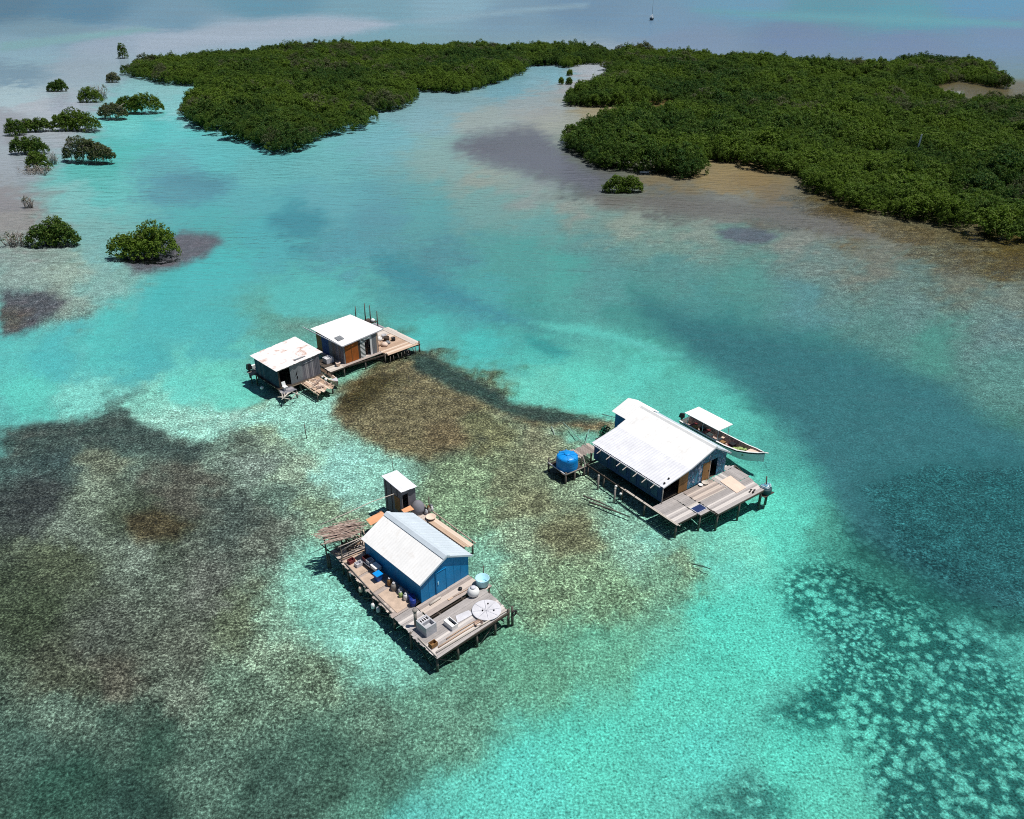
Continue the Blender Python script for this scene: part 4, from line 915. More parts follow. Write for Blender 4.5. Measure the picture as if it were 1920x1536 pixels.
for k in range(6):
    y = .9+k*1.15; x = -2.12+.07*y
    A.solo('hanging_rag', MB().hexa([(x-.16,y-.1,.3+.05*(k%3)),(x-.13,y-.1,.3),(x-.13,y+.14,.34),(x-.16,y+.12,.3)],[(x-.12,y-.12,.86),(x-.09,y-.12,.86),(x-.09,y+.12,.86),(x-.12,y+.12,.86)]), (PLYP,DARKW,STONE)[k%3], ('pale pink rag','dark rag','grey rag')[k%3]+(' hanging off the front half of the left walkway' if k < 3 else ' hanging off the back half of the left walkway'), 'rag', (x,y,.3), 'rags hanging off the left walkway')
# ================================================================== B: the long house with the boat
Bc = Cluster(12.81, 57.15, 36.49)
b0 = (4,-2,.9)
dk = Bc.thing('wooden_platform', 'broad grey plank deck on stilts before the long low house', 'platform', b0, 'plank platforms on stilts')
MB().planks(-1.05, 1.35, -2.95, -.02, .9, .19, 'x').build('left_boards', DECKW, dk, b0)
MB().planks(1.4, 2.62, -3.3, -.02, .905, .2, 'x').build('step_boards', DECKW, dk, b0)
MB().planks(2.75, 9.0, -4.05, -1.9, .9, .19, 'x', ends=lambda y: (2.78, 8.75+(y+4.05)*.27)).build('front_boards', DECKW, dk, b0)
MB().planks(2.68, 6.3, -1.86, -.02, .9, .19, 'x').build('door_boards', DECKB, dk, b0)
MB().planks(6.35, 9.5, -1.86, -.0, .9, .2, 'y').build('right_boards', DECKW, dk, b0)
MB().planks(8.45, 9.9, .02, 1.0, .9, .19, 'x', ends=lambda y: (8.45, 9.85-(y)*1.3)).build('corner_boards', DECKW, dk, b0)
MB().box(1.38,2.66,-1.9,-1.8,.912,.93).bar((2.7,-1.86,.91),(6.3,-1.9,.91),.1,.05).build('batten', STICK, dk, b0)
MB().planks(-1.24,-1.02,-3.3,3.4,.93,.11,'y',gap=.02,jit=.35).build('edge_poles', STICK, dk, b0)
m = MB()
for q in (((-1.1,-2.9,.78),(1.4,-2.95,.78)),((1.4,-3.25,.78),(2.7,-3.25,.78)),((2.75,-4.0,.78),(8.7,-4.05,.78)),((8.7,-4.05,.78),(9.9,.2,.78)),((-1.1,-2.9,.77),(-1.05,8.5,.77)),((2.7,-4,.75),(2.7,8.6,.75)),((6.3,-4,.75),(6.3,8.6,.75)),((-1.05,8.5,.77),(8.3,8.7,.77)),((8.3,0,.77),(8.3,8.7,.77)),((2.66,-3.9,.84),(2.66,-3.1,.84))): m.bar(*q,.1,.16)
m.build('beam', DARKW, dk, b0)
MB().bar((2.62,-3.25,.86),(2.62,-3.85,.86),.06).build('step_rail', STICK, dk, b0)
piles(dk, b0, [(-1.0,-2.8),(1.5,-3.2),(2.85,-3.95),(5.6,-4.0),(8.6,-3.95),(9.7,0),(-1,.9),(-1,3.7),(-1,6.1),(-1,8.3),(2.7,2),(2.7,6),(6.3,2),(6.3,6),(8.3,2.6),(8.3,5.6),(8.3,8.5),(3,8.5)])
hb = (4.2,4.4,.9)
hs = Bc.thing('long_house', 'long low navy house with painted front and white roof dropping to a zinc lean-to', 'stilt house', hb)
x0,x1,y0,y1 = .08,8.25,.04,8.75
MB().box(x0+.04,x1-.04,y0+.05,y1-.05,.90,.93).build('floor', DARKW, hs, hb)
m = MB().hexa([(x0,y0,.9),(x0+.04,y0,.9),(x0+.04,y1,.9),(x0,y1,.9)],[(x0,y0,2.55),(x0+.04,y0,2.56),(x0+.04,y1,2.56),(x0,y1,2.55)]); m.build('left_wall', NAVY, hs, hb)
for k,(ya,yb,za,zb) in enumerate(((.5,1.35,1.2,2.45),(1.75,2.75,1.3,2.4),(3.1,3.9,1.0,2.5),(4.4,5.4,1.25,2.4),(5.7,6.4,1.25,2.4),(6.9,8.2,1.0,2.45))):
    w_ = MB().box(x0-.028,x0-.003,ya,yb,za,zb).build('shutter', TEAL, hs, hb)
    MB().box(x0-.045,x0-.029,ya,ya+.05,za,zb).box(x0-.045,x0-.029,yb-.05,yb,za,zb).build('shutter_frame', NAVY, w_, hb)
MB().hexa([(x1-.04,y0,.9),(x1,y0,.9),(x1,y1,.9),(x1-.04,y1,.9)],[(x1-.04,y0,3.1),(x1,y0,3.1),(x1,y1,3.1),(x1-.04,y1,3.1)]).build('right_wall', MURAL, hs, hb)
MB().add([(x0,y1,.9),(x1,y1,.9),(x1,y1,3.1),(6.25,y1,4.25),(3.2,y1,3.2),(x0,y1,2.55)], [(5,4,3,2,1,0)]).build('back_wall', NAVY, hs, hb)
zt = lambda x: 2.55+(x-x0)*.205 if x < 3.2 else (3.2+(x-3.2)*.345 if x < 6.25 else 4.25-(x-6.25)*.575)
def fw(xa, xb, za=.9, zb=None, yf=y0):
    m = MB(); xs = [xa]+[q for q in (3.2,6.25) if xa < q < xb]+[xb]
    for a_,b_ in zip(xs[:-1], xs[1:]):
        ta, tb = (zb, zb) if zb else (zt(a_)-.04, zt(b_)-.04)
        m.hexa([(a_,yf,za),(b_,yf,za),(b_,yf+.05,za),(a_,yf+.05,za)],[(a_,yf,ta),(b_,yf,tb),(b_,yf+.05,tb),(a_,yf+.05,ta)])
    return m
fw(.08,.2).build('corner_post', NAVY, hs, hb)
fw(.2,2.2,2.42).build('lintel', DARKW, hs, hb)
o = fw(2.2,3.3,.9,None).build('brown_panel', BROWNB, hs, hb); o['label'] = 'plain brown plywood wall panel'
fw(3.3,5.15).build('mural_wall', MURAL, hs, hb)
fw(5.15,7.1,2.85).build('mural_wall', MURAL, hs, hb)
d_ = MB().box(5.18,6.1,y0-.02,y0+.03,.93,2.84).build('door', BROWNB, hs, hb); MB().box(5.95,6.02,y0-.06,y0-.022,1.8,1.95).build('handle', DARK, d_, hb)
fw(6.1,6.2,.9,2.85).build('door_post', STICK, hs, hb)
fw(7.1,8.21).build('mural_wall', MURAL, hs, hb)
MB().box(6.2,7.1,y0+.9,y0+.95,.93,2.84).build('room_shade_sheet', DARK, hs, hb)
MB().box(.2,2.2,y0+1.3,y0+1.35,.93,2.42).build('shade_sheet', DARK, hs, hb)  # near-black sheet that paints the shade inside the wide opening
o = MB().sheet((-.06,-.2,2.60),(-.06,8.98,2.60),(3.28,8.98,3.27),(3.28,-.2,3.27), 60, 1, .013, .02, jag=.05).build('lean_to_roof', ZINC_OLD, hs, hb)
MB().sheet((3.12,-.22,3.235),(3.12,9.02,3.235),(6.25,9.02,4.36),(6.25,-.22,4.36), 60, 1, .005, .02).build('roof', WHITE, hs, hb)
MB().sheet((8.5,-.22,3.0),(8.5,9.02,3.0),(6.26,9.02,4.345),(6.26,-.22,4.345), 60, 1, .010, .02).build('roof', ZINC, hs, hb)
MB().hexa([(5.98,-.25,4.25),(6.56,-.25,4.19),(6.56,9.04,4.19),(5.98,9.04,4.25)],[(6.2,-.25,4.425),(6.32,-.25,4.425),(6.32,9.04,4.425),(6.2,9.04,4.425)]).build('ridge_cap', WHITE2, hs, hb)
m = MB().bar((6.27,-.25,4.27),(8.5,-.25,2.93),.03,.13).bar((3.2,-.25,3.2),(6.25,-.25,4.29),.03,.11).bar((-.06,-.23,2.55),(3.2,-.23,3.2),.03,.09); m.build('bargeboard', PALEG, hs, hb)
for y in (7.6,6.35,5.0,4.2,2.9,1.8,.75):
    MB().bar((.04,y,2.52),(-.75,y-.1,2.38),.06).build('rafter', STICK, hs, hb)
MB().bar((-.14,8.7,2.50),(-.16,.1,2.50),.07,.09).build('gutter', PALEG, hs, hb)
MB().tube([(-.03,-.17,.9),(-.03,-.17,2.52)],.035,6).build('porch_post', STICK, hs, hb)
for k,(x,y) in enumerate(((.35,.1),(1.0,.25))): A.__class__.solo(Bc,'roof_stone',MB().lathe((x,y,2.70+.2*x-.06),[(.05,0),(.1,.03),(.09,.1),(.03,.13)],7),BLACK,['dark stone nearest the low corner of the zinc roof','dark stone a little up the zinc roof edge'][k],'stone',(x,y,2.68+.2*x-.06),'stones on the zinc roof')
b = (6.2,10,.9); ad = Bc.thing('back_room', 'small blue room with its own white roof joined to the back of the long house', 'room', b)
MB().box(4.75,7.6,9.06,11.0,.9,3.30).build('wall', BLUE, ad, b)
MB().sheet((4.45,8.75,3.42),(4.45,11.25,3.42),(6.6,11.25,4.2),(6.6,8.75,4.2),20,1,.01,.02).build('roof', WHITE, ad, b)
MB().sheet((7.9,8.2,3.55),(7.9,11.25,3.55),(6.61,11.25,4.195),(6.61,8.2,4.195),20,1,.01,.02).build('roof', WHITE, ad, b)
piles(ad, b, [(4.9,9.2),(7.4,9.2),(4.9,10.9),(7.4,10.9)])
# tank and its stand
b = (-2.3,9.7,.8)
st_ = Bc.thing('tank_stand', 'dark timber stand with a plank gangway carrying the blue water tank', 'platform', b)
MB().planks(-3.65,-1.35,8.35,10.9,.62,.26,'x',jit=.12).build('boards', DARKW, st_, b)
MB().planks(-1.2,1.6,9.75,11.2,.84,.13,'y',jit=.16,gap=.03).build('gangway', DECKB, st_, b)
for p,q,mt in (((-3.7,8.3,.78),(-1.25,8.3,.78),POSTG),((-3.7,8.3,.8),(-3.7,10.9,.8),PALEG),((-1.3,8.3,.85),(-.5,9.6,.9),POSTG),((-3.7,10.9,.85),(-1.3,10.9,.85),POST)): MB().tube([p,q],.06,6).build('rail', mt, st_, b)
piles(st_, b, [(-3.65,8.35,1.0),(-1.4,8.35,1.0),(-3.65,10.85,1.3),(-1.4,10.85,.9),(-2.6,8.3,.8),(.9,10.0,.8),(-.4,9.9,.8)])
b = (-2.6,9.45,.64); wt = Bc.thing('water_tank', 'big ribbed bright blue plastic water tank on a timber stand', 'water tank', b)
prof = [(1.0,0)]+[(1.03 if k % 2 else .985, .05+k*.13) for k in range(9)]+[(.98,1.2),(.80,1.32),(.3,1.42)]
MB().lathe((-2.6,9.45,.64),prof,32).build('body', TANKB, wt, b)
MB().lathe((-2.6,9.45,2.055),[(.3,0),(.31,.07),(.26,.1)],18).build('lid', TANKB, wt, b)
for k in range(8):
    a = k*math.pi/4+.2; MB().bar((-2.6+.32*math.cos(a),9.45+.32*math.sin(a),2.065),(-2.6+.97*math.cos(a),9.45+.97*math.sin(a),1.89),.13,.07).build('rib', TANKB, wt, b)
Bc.solo('bucket', MB().lathe((-1.5,10.3,.64),[(.18,0),(.24,.3),(.25,.32),(.2,.28)],12), BLACK, 'black bucket beside the blue water tank', 'bucket', (-1.5,10.3,.64))
b = (3.9,11.6,.2); pt = Bc.thing('potted_plant', 'dark green bushy plant behind the back corner of the zinc roof', 'plant', b)
MB().lathe((3.9,11.6,.3),[(.2,0),(.28,.4),(.25,.42)],12).build('pot', DARKW, pt, b)
V_, F_ = leaf_quads(np.random.default_rng(3), [(0,0,.9),(.3,.1,1.1),(-.3,-.1,.8),(.1,-.3,1.3),(.35,.2,.7)], [.4]*5, [26]*5, .2, .4)
o = bpy.data.objects.new('foliage', raw_mesh('foliage', V_, F_, PLANTG)); col.objects.link(o); o.parent = pt
MB().planks(3.2,4.7,11.1,12.1,.28,.25,'x').build('shelf', DARKW, pt, b); piles(pt, b, [(3.4,11.6,.27),(4.5,11.6,.27)], .06)
# on the deck
Bc.solo('plywood_mat', MB().hexa([(6.40,-2.98,.925),(7.75,-2.92,.925),(8.1,-.82,.925),(6.65,-.88,.925)],[(6.40,-2.98,.945),(7.75,-2.92,.945),(8.1,-.82,.945),(6.65,-.88,.945)]), PLYP, 'pale pinkish plywood sheet lying on the grey deck', 'board', (7.2,-1.9,.925))
m = MB().box(1.42,2.52,-2.95,-2.2,.93,.97); b = (2,-2.6,.93); t_ = Bc.thing('solar_panel', 'dark blue panel lying at the front edge of the grey deck', 'panel', b)
m.build('glass', SOLAR, t_, b); MB().box(1.36,1.415,-3.0,-2.15,.93,.975).box(2.525,2.58,-3.0,-2.15,.93,.975).box(1.416,2.524,-3.0,-2.955,.93,.973).box(1.416,2.524,-2.195,-2.15,.93,.973).build('frame', PALEG, t_, b)
SH = [(7.45,-3.55),(7.72,-3.72),(7.8,-3.42),(8.02,-3.62),(7.58,-3.8)]
for k,(x,y) in enumerate(SH):
    Bc.solo('sandal', MB().hexa([(x-.11,y-.05,.915),(x+.11,y-.04,.915),(x+.11,y+.05,.915),(x-.11,y+.06,.915)],[(x-.08,y-.04,1.02),(x+.12,y-.04,.96),(x+.12,y+.05,.96),(x-.08,y+.05,1.02)]), BLACK, 'small black sandal in the cluster near the right corner of the grey deck', 'sandal', (x,y,.915), 'black sandals on the grey deck')
b = (5.0,-.35,.91); Bc.solo('basin', MB().lathe((5.3,-.3,.91),[(.2,0),(.3,.14),(.32,.14),(.22,.04)],14), STICK, 'small tan basin at the foot of the brown door', 'basin', (5.3,-.3,.91))
Bc.solo('basin', MB().lathe((4.75,-.28,.91),[(.13,0),(.2,.12),(.21,.12),(.15,.04)],12), WHITE2, 'small white basin against the painted wall', 'basin', (4.75,-.28,.91))
b = (9.25,-3.9,.55); t_ = Bc.thing('net_drum', 'dark drum heaped with pale blue and white striped cloth off the deck corner', 'drum', b)
MB().lathe((9.25,-3.9,.35),[(.45,0),(.52,.05),(.54,.5),(.5,.52)],18).build('body', plain('dark_teal',(.02,.06,.07)), t_, b)
def stripes():
    m, t, p = mat_new('striped_cloth', .8); tc = N(t,'ShaderNodeTexCoord'); w_ = N(t,'ShaderNodeTexWave', wave_type='BANDS', bands_direction='Z'); w_.inputs['Scale'].default_value = 2.6; w_.inputs['Distortion'].default_value = 4
    L(t, tc.outputs['Object'], w_.inputs['Vector']); L(t, mixc(t, mapr(t, w_.outputs['Fac'], .45, .6, 0, 1), (.10,.30,.40), (.70,.76,.78)), p.inputs['Base Color']); return m
STRIPE = stripes()
m = MB(); rr_ = random.Random(2)
for k in range(9):
    a = rr_.uniform(0,6.28); q = rr_.uniform(0,.36); s_ = rr_.uniform(.16,.28); m.lathe((9.25+q*math.cos(a),-3.9+q*math.sin(a),.82),[(s_,0),(s_*1.1,.12),(s_*.7,.3),(.03,.36)],9)
m.build('cloth', STRIPE, t_, b); MB().tube([(9.3,-3.85,.9),(9.36,-3.7,1.9)],.06,6).build('stick', POST, t_, b)
MB().planks(8.6,9.9,-4.4,-3.5,.33,.2,'x').build('shelf', DARKW, t_, b); piles(t_, b, [(9.0,-4.2,.32),(9.7,-3.9,.32),(9.0,-3.6,.32)], .06)
for x,y,z,lb in ((-1.75,6.05,1.15,'lone grey mooring post left of the navy wall, farther back'),(-1.85,3.75,1.05,'lone grey mooring post left of the navy wall, nearer the front')):
    b = (x,y,-.2); t_ = Bc.thing('mooring_post', lb, 'mooring post', b, 'mooring posts by the navy wall')
    MB().tube([(x,y,-1.6),(x+.03,y,z)],[.1,.085],9).build('shaft', POSTG, t_, b); MB().lathe((x+.03,y,z),[(.095,0),(.10,.04),(.03,.07)],9).build('cap', STICK, t_, b)
for k,(x,y,lb) in enumerate(((-1.35,4.15,'white float tied by the nearer mooring post, higher one'),(-1.5,3.35,'white float tied by the nearer mooring post, lower one'))):
    b = (x,y,.8-.3*k); t_ = Bc.thing('float', lb, 'float', b, 'floats by the navy wall'); MB().lathe((x,y,.75-.3*k),[(.05,0),(.12,.06),(.12,.18),(.05,.24)],10).build('body', WHITE2, t_, b); MB().tube([(x,y,.97-.3*k),(x+.4,y,.99)],.015,4).build('rope', ROPE, t_, b)
# boat
b = (12.6,4.3,0); bt = Bc.thing('fishing_boat', 'long white open fishing boat with a flat white canopy moored behind the long house', 'boat', b)
secs = [(8.9,.86,.6,.92),(7.0,.96,.66,.92),(5.0,.99,.68,.92),(3.0,.98,.66,.96),(1.6,.88,.52,1.04),(.6,.64,.28,1.14),(-.1,.32,.1,1.24),(-.55,.04,.03,1.34)]
def ctr(y): return 12.62+max(0,(1.8-y))*.26
outer = []; inner = []
for y,wg,wb,zg in secs:
    c_ = ctr(y); kz = -.12+max(0,(.8-y))*.45
    outer.append([(c_-wg,y,zg),(c_-wg*.93,y,zg-.16),(c_-wb*1.08,y,.12+kz*.4),(c_-wb*.6,y,kz),(c_+wb*.6,y,kz),(c_+wb*1.08,y,.12+kz*.4),(c_+wg*.93,y,zg-.16),(c_+wg,y,zg)])
    wi = max(wg-.15,.012); wj = max(wb-.05,.01); zi = max(.2, kz+.14)
    inner.append([(c_-wi,y,zg-.01),(c_-wj,y,zi),(c_+wj,y,zi),(c_+wi,y,zg-.01)])
m = MB(); vs = sum(outer,[]); fs = []
for i in range(len(secs)-1):
    for k in range(7): fs.append((i*8+k,i*8+k+1,(i+1)*8+k+1,(i+1)*8+k))
fs.append(tuple(range(8))); m.add(vs, fs, False)
for i in range(len(secs)-1):      # gunwale
    for s_ in (0,1):
        oa, ob_ = outer[i][0 if s_ == 0 else 7], outer[i+1][0 if s_ == 0 else 7]; ia, ib = inner[i][0 if s_ == 0 else 3], inner[i+1][0 if s_ == 0 else 3]
        m.add([oa,ob_,(ib[0],ib[1],ib[2]+.03),(ia[0],ia[1],ia[2]+.03)], [(0,1,2,3)])
m.tube([(ctr(-.4),-.4,1.28),(ctr(-.85)+.06,-.85,1.36)],[.08,.05],6)
m.build('hull', WHITE2, bt, b)
m = MB(); fs = []
for i in range(len(secs)-1):
    for k in range(3): fs.append((i*4+k,(i+1)*4+k,(i+1)*4+k+1,i*4+k+1))
m.add(sum(inner,[]), fs); m.add(inner[0], [(0,1,2,3)]); m.build('inside', HULLIN, bt, b)
m = MB()
for s_ in (-1,1):
    m.add([(o_[0 if s_ < 0 else 7][0]+s_*.012, o_[0][1], o_[0][2]-.06) for o_ in outer]+[(o_[1 if s_ < 0 else 6][0]+s_*.014, o_[0][1], o_[1][2]-.02) for o_ in outer], [(i,i+1,i+9,i+8) for i in range(7)])
m.build('stripe', BLACK, bt, b)
for y in (7.9,6.2,4.4,3.1): MB().box(ctr(y)-.8,ctr(y)+.8,y-.15,y+.15,.56,.61).build('bench', PLYP if y in (4.4,) else MAROON, bt, b)
MB().box(11.55,13.62,3.75,8.15,2.22,2.27).build('canopy', WHITE, bt, b)
for x,y in ((11.85,4.0),(13.4,4.0),(11.85,7.9),(13.4,7.9),(11.8,5.9),(13.42,5.9)): MB().tube([(x,y,.72),(x,y,2.22)],.03,6).build('canopy_post', PALEG, bt, b)
m = MB()
for k in range(24):
    x = ctr(1.6)+rr_.gauss(0,.22); y = rr_.uniform(.75,2.4); s_ = rr_.uniform(.1,.22); m.lathe((x,y,.55),[(s_,0),(s_*.9,.12),(.03,.22)],7)
Bc.solo('fishing_net', m, GREEN, 'pale green fishing net heaped in the bow of the white boat', 'net', (12.7,1.5,.4))
MB().hexa([(12.2,1.15,.84),(13.45,1.15,.84),(13.3,0,1.04),(13.02,0,1.04)],[(12.2,1.15,.88),(13.45,1.15,.88),(13.3,0,1.08),(13.02,0,1.08)]).build('foredeck', PLYP, bt, b)
eg = MB().hexa([(12.4,9.1,.85),(12.8,9.1,.85),(12.8,9.6,.85),(12.4,9.6,.85)],[(12.45,9.1,1.35),(12.75,9.1,1.35),(12.72,9.5,1.28),(12.48,9.5,1.28)]).box(12.54,12.66,9.2,9.4,-.4,.85)
Bc.solo('outboard_motor', eg, BLACK, 'black outboard motor on the stern of the white canopy boat', 'outboard motor', (12.6,9.2,.6))
for k,(x,y,mt,s_,lb) in enumerate(((12.3,7.3,BROWNB,.25,'brown box in the stern half of the white boat'),(12.9,6.7,BLACK,.22,'black box under the canopy of the white boat'),(12.4,5.4,PLYP,.24,'pale box amidships in the white boat'),(12.35,3.7,BROWNB,.2,'brown box just ahead of the canopy'),(12.85,2.9,BLACK,.24,'black box behind the green net'))):
    b_ = (x,y,.62); t_ = Bc.thing('fish_box', lb, 'box', b_, 'boxes in the white boat'); MB().hexa([(x-s_,y-s_,.4),(x+s_,y-s_,.4),(x+s_,y+s_,.4),(x-s_,y+s_,.4)],[(x-s_*1.1,y-s_*1.1,.74),(x+s_*1.1,y-s_*1.1,.74),(x+s_*1.1,y+s_*1.1,.74),(x-s_*1.1,y+s_*1.1,.74)]).build('body', mt, t_, b_)
    MB().box(x-s_*1.15,x+s_*1.15,y-s_*1.15,y+s_*1.15,.742,.79).build('lid', mt, t_, b_)

# ================================================================== C and D: the two plank shacks
C_ = Cluster(-25.5, 78.67, 44.26)
b0 = (2.5,2.3,.7)
dk = C_.thing('wooden_platform', 'stilt platform with a short front jetty under the rust stained shack', 'platform', b0, 'plank platforms on stilts')
MB().planks(-.15,5.5,-.25,5.3,.68,.24,'x').build('floor_boards', DARKW, dk, b0)
MB().planks(-.3,1.3,-1.4,-.28,.68,.22,'x').build('porch_boards', GREYW, dk, b0)
MB().planks(2.65,4.7,-3.7,-.3,.66,.2,'y',jit=.3,sag=.03).build('jetty_boards', PLANKT, dk, b0)
m = MB()
for q in (((2.5,-.3,.58),(2.45,-4.0,.52)),((4.75,-.3,.56),(4.7,-3.4,.5)),((2.3,-3.2,.6),(4.9,-3.3,.6)),((2.4,-2.2,.72),(4.9,-2.9,.70)),((-.2,-.2,.58),(5.5,-.2,.58)),((0,0,.56),(0,5.3,.56)),((5.3,0,.56),(5.3,5.3,.56))): m.bar(*q,.1,.13)
m.build('beam', PLANKT, dk, b0)
piles(dk, b0, [(0,0),(5.2,0),(0,5.1),(5.2,5.1),(2.6,2.6),(2.5,-3.6,.6),(4.7,-3.2,.75),(-.2,-1.3),(1.3,-1.3),(2.6,0)], .09, .6)
hb = (2.5,2.5,.7)
hs = C_.thing('plank_shack', 'dark plank shack with rust stained white tin roof', 'stilt house', hb, 'plank shacks side by side')
x0,x1,y0,y1 = .12,5.35,.05,5.2
hz = lambda x,y: 2.92+.09*x*.6-.02*y
m = MB()
def wallseg(m, xa,ya,xb,yb, z0_, dz=0, th=.05, n=1, top=None):
    a = Vector((xa,ya,0)); b_ = Vector((xb,yb,0)); d = (b_-a).normalized(); nn_ = Vector((-d.y,d.x,0))*th
    for i in range(n):
        p = a.lerp(b_,i/n); q = a.lerp(b_,(i+1)/n-.012)
        t0_ = top if top else hz(p.x,p.y)-.06; t1_ = top if top else hz(q.x,q.y)-.06
        zb = z0_+random.uniform(-.05,.03) if n > 1 else z0_
        m.hexa([(p.x,p.y,zb),(q.x,q.y,zb),(q.x+nn_.x,q.y+nn_.y,zb),(p.x+nn_.x,p.y+nn_.y,zb)],[(p.x,p.y,t0_),(q.x,q.y,t1_),(q.x+nn_.x,q.y+nn_.y,t1_),(p.x+nn_.x,p.y+nn_.y,t0_)])
    return m
wallseg(MB(), x0,y1, x0,y0, .55, n=18).build('left_wall', wood('navy_old_boards',(.02,.05,.075),(.06,.10,.14),(.10,.11,.13)), hs, hb)
wallseg(MB(), 3.1,y0, x1,y0, .6, n=11).build('front_wall', GREYW, hs, hb)
o = wallseg(MB(), 1.55,y0-.04, 3.1,y0-.04, .5, n=1).build('front_panel', GREYP, hs, hb)
MB().hexa([(2.15,y0-.075,1.55),(2.35,y0-.075,1.65),(2.3,y0-.043,1.65),(2.15,y0-.043,1.55)],[(2.35,y0-.075,1.95),(2.45,y0-.075,2.1),(2.45,y0-.043,2.1),(2.35,y0-.043,1.95)]).hexa([(2.3,y0-.075,1.1),(2.4,y0-.075,1.15),(2.4,y0-.043,1.15),(2.3,y0-.043,1.1)],[(2.3,y0-.075,1.4),(2.42,y0-.075,1.45),(2.42,y0-.043,1.45),(2.3,y0-.043,1.4)]).build('hole_patch', DARK, o, hb)
MB().bar((3.3,y0-.03,2.62),(4.6,y0-.03,2.75),.04,.05).build('shelf_rail', PALEG, hs, hb)
wallseg(MB(), x1,y0, x1,y1, .6, n=16).build('right_wall', GREYW, hs, hb)
wallseg(MB(), x1,y1, x0,y1, .6, n=14).build('back_wall', GREYW, hs, hb)
wallseg(MB(), .12,y0, .3,y0, .5).build('corner_post', DARKW, hs, hb)
MB().box(.3,1.5,1.6,1.65,.7,2.85).build('shade_backing', DARK, hs, hb)  # near-black backing, shade of the open corner put into its colour
MB().bar((.3,y0,2.78),(1.55,y0,2.85),.05,.1).build('lintel', POSTG, hs, hb)
MB().sheet((-.15,-.25,2.95),(5.85,-.05,3.26),(6.0,6.05,3.16),(-.15,5.6,2.88), 30, 1, .012, .03, jag=.12).build('roof', RUSTY, hs, hb)
MB().box(2.5,3.9,.42,.62,3.16,3.20).build('roof_slot', GREYP, hs, hb)
def chairlike(cl, x, y, z, lb, mt):
    b = (x,y,z); t_ = cl.thing('chair', lb, 'chair', b)
    MB().box(x-.22,x+.22,y-.22,y+.22,z+.42,z+.46).build('seat', mt, t_, b); MB().hexa([(x-.22,y+.2,z+.46),(x+.22,y+.2,z+.46),(x+.22,y+.24,z+.46),(x-.22,y+.24,z+.46)],[(x-.2,y+.32,z+.92),(x+.2,y+.32,z+.92),(x+.2,y+.36,z+.92),(x-.2,y+.36,z+.92)]).build('backrest', mt, t_, b)
    for sx in (-.19,.19):
        for sy in (-.19,.19): MB().bar((x+sx,y+sy,z),(x+sx*.95,y+sy*.95,z+.42),.04).build('leg', mt, t_, b)
chairlike(C_, .35,-.75,.69,'white plastic chair on the little porch of the rust stained shack', WHITE2)
m = MB()
for k in range(9):
    a = rr_.uniform(0,3.1); x = rr_.uniform(-.5,1.2); y = rr_.uniform(-2.2,-1.3); m.tube([(x-.6*math.cos(a),y-.5*math.sin(a),.3+.1*k*.4),(x+.6*math.cos(a),y+.5*math.sin(a),.55+.1*k*.3)],.05,5)
C_.solo('driftwood_heap', m, STICK, 'pale broken sticks propped before the porch of the rust stained shack', 'driftwood', (.3,-1.8,.3))
m = MB()
for k in range(16):
    x = rr_.uniform(3.0,4.5); y = rr_.uniform(-3.0,-.8); a = rr_.uniform(0,3.1); m.hexa(*[[(x+u*math.cos(a)-v*math.sin(a),y+u*math.sin(a)+v*math.cos(a),z_+.02*k/2) for u,v in ((-.3,-.06),(.3,-.06),(.3,.06),(-.3,.06))] for z_ in (.70,.74)])
C_.solo('board_scraps', m, REED, 'broken board scraps strewn on the front jetty', 'scraps', (3.7,-2,.7))
b = (-.05,6.0,.4); t_ = C_.thing('outboard_motor', 'black outboard motor hung at the back left of the rust stained shack', 'outboard motor', b)
MB().hexa([(-.3,6.3,.8),(.2,6.3,.8),(.2,6.85,.8),(-.3,6.85,.8)],[(-.22,6.32,1.5),(.15,6.32,1.5),(.15,6.75,1.4),(-.22,6.75,1.4)]).build('cowl', BLACK, t_, b); MB().box(-.14,.06,6.45,6.65,-.3,.798).build('leg', BLACK, t_, b); MB().box(.205,.7,6.2,6.5,.7,1.25).build('bracket', WHITE2, t_, b)
MB().planks(-.4,1.0,5.3,6.7,.55,.25,'x').build('shelf_boards', POSTG, dk, b0); piles(dk, b0, [(-.2,6.0,.5),(.8,6.4,.5)], .06)
C_.solo('float', MB().lathe((-.75,2.6,-.05),[(.05,0),(.2,.1),(.2,.25),(.06,.36)],12), WHITE2, 'white float on the water left of the dark shack wall', 'float', (-.75,2.6,0))

b0 = (12,2,.8)
dk = C_.thing('wooden_platform', 'long stilt platform under the flat roofed shack with an open deck at its right end', 'platform', b0, 'plank platforms on stilts')
MB().planks(8.1,13.6,-.5,6.2,.8,.24,'x').build('floor_boards', DECKB, dk, b0)
MB().planks(13.65,18.4,-1.6,3.4,.8,.22,'x',jit=.15).build('deck_boards', PLANKT, dk, b0)
MB().planks(13.65,18.7,3.45,5.3,.80,.3,'x',jit=.1).build('pale_boards', STICK, dk, b0)
MB().planks(17.6,18.6,-1.2,5.1,.84,.3,'y').build('end_boards', STICK, dk, b0)
MB().planks(6.3,8.3,-.55,.75,.78,.2,'x',jit=.1).build('step_boards', STICK, dk, b0)
m = MB()
for q in (((8,-.45,.68),(18.4,-1.55,.68)),((8,6,.66),(18.6,5.2,.66)),((8.2,-.4,.66),(8.2,6,.66)),((13.6,-1,.66),(13.6,6,.66)),((18.3,-1.5,.66),(18.6,5.2,.66)),((6.3,-.5,.66),(8.2,-.5,.66))): m.bar(*q,.1,.15)
m.build('beam', DARKW, dk, b0)
piles(dk, b0, [(8.1,-.45),(10.9,-.7),(13.5,-1.05),(15.9,-1.3),(18.3,-1.5,1.15),(8.2,3),(8.2,6),(11,6),(13.6,5.8),(16,5.4),(18.5,5.1),(6.5,-.4),(6.5,.6),(13.6,2),(16,2),(18.4,2)], .09, .72)
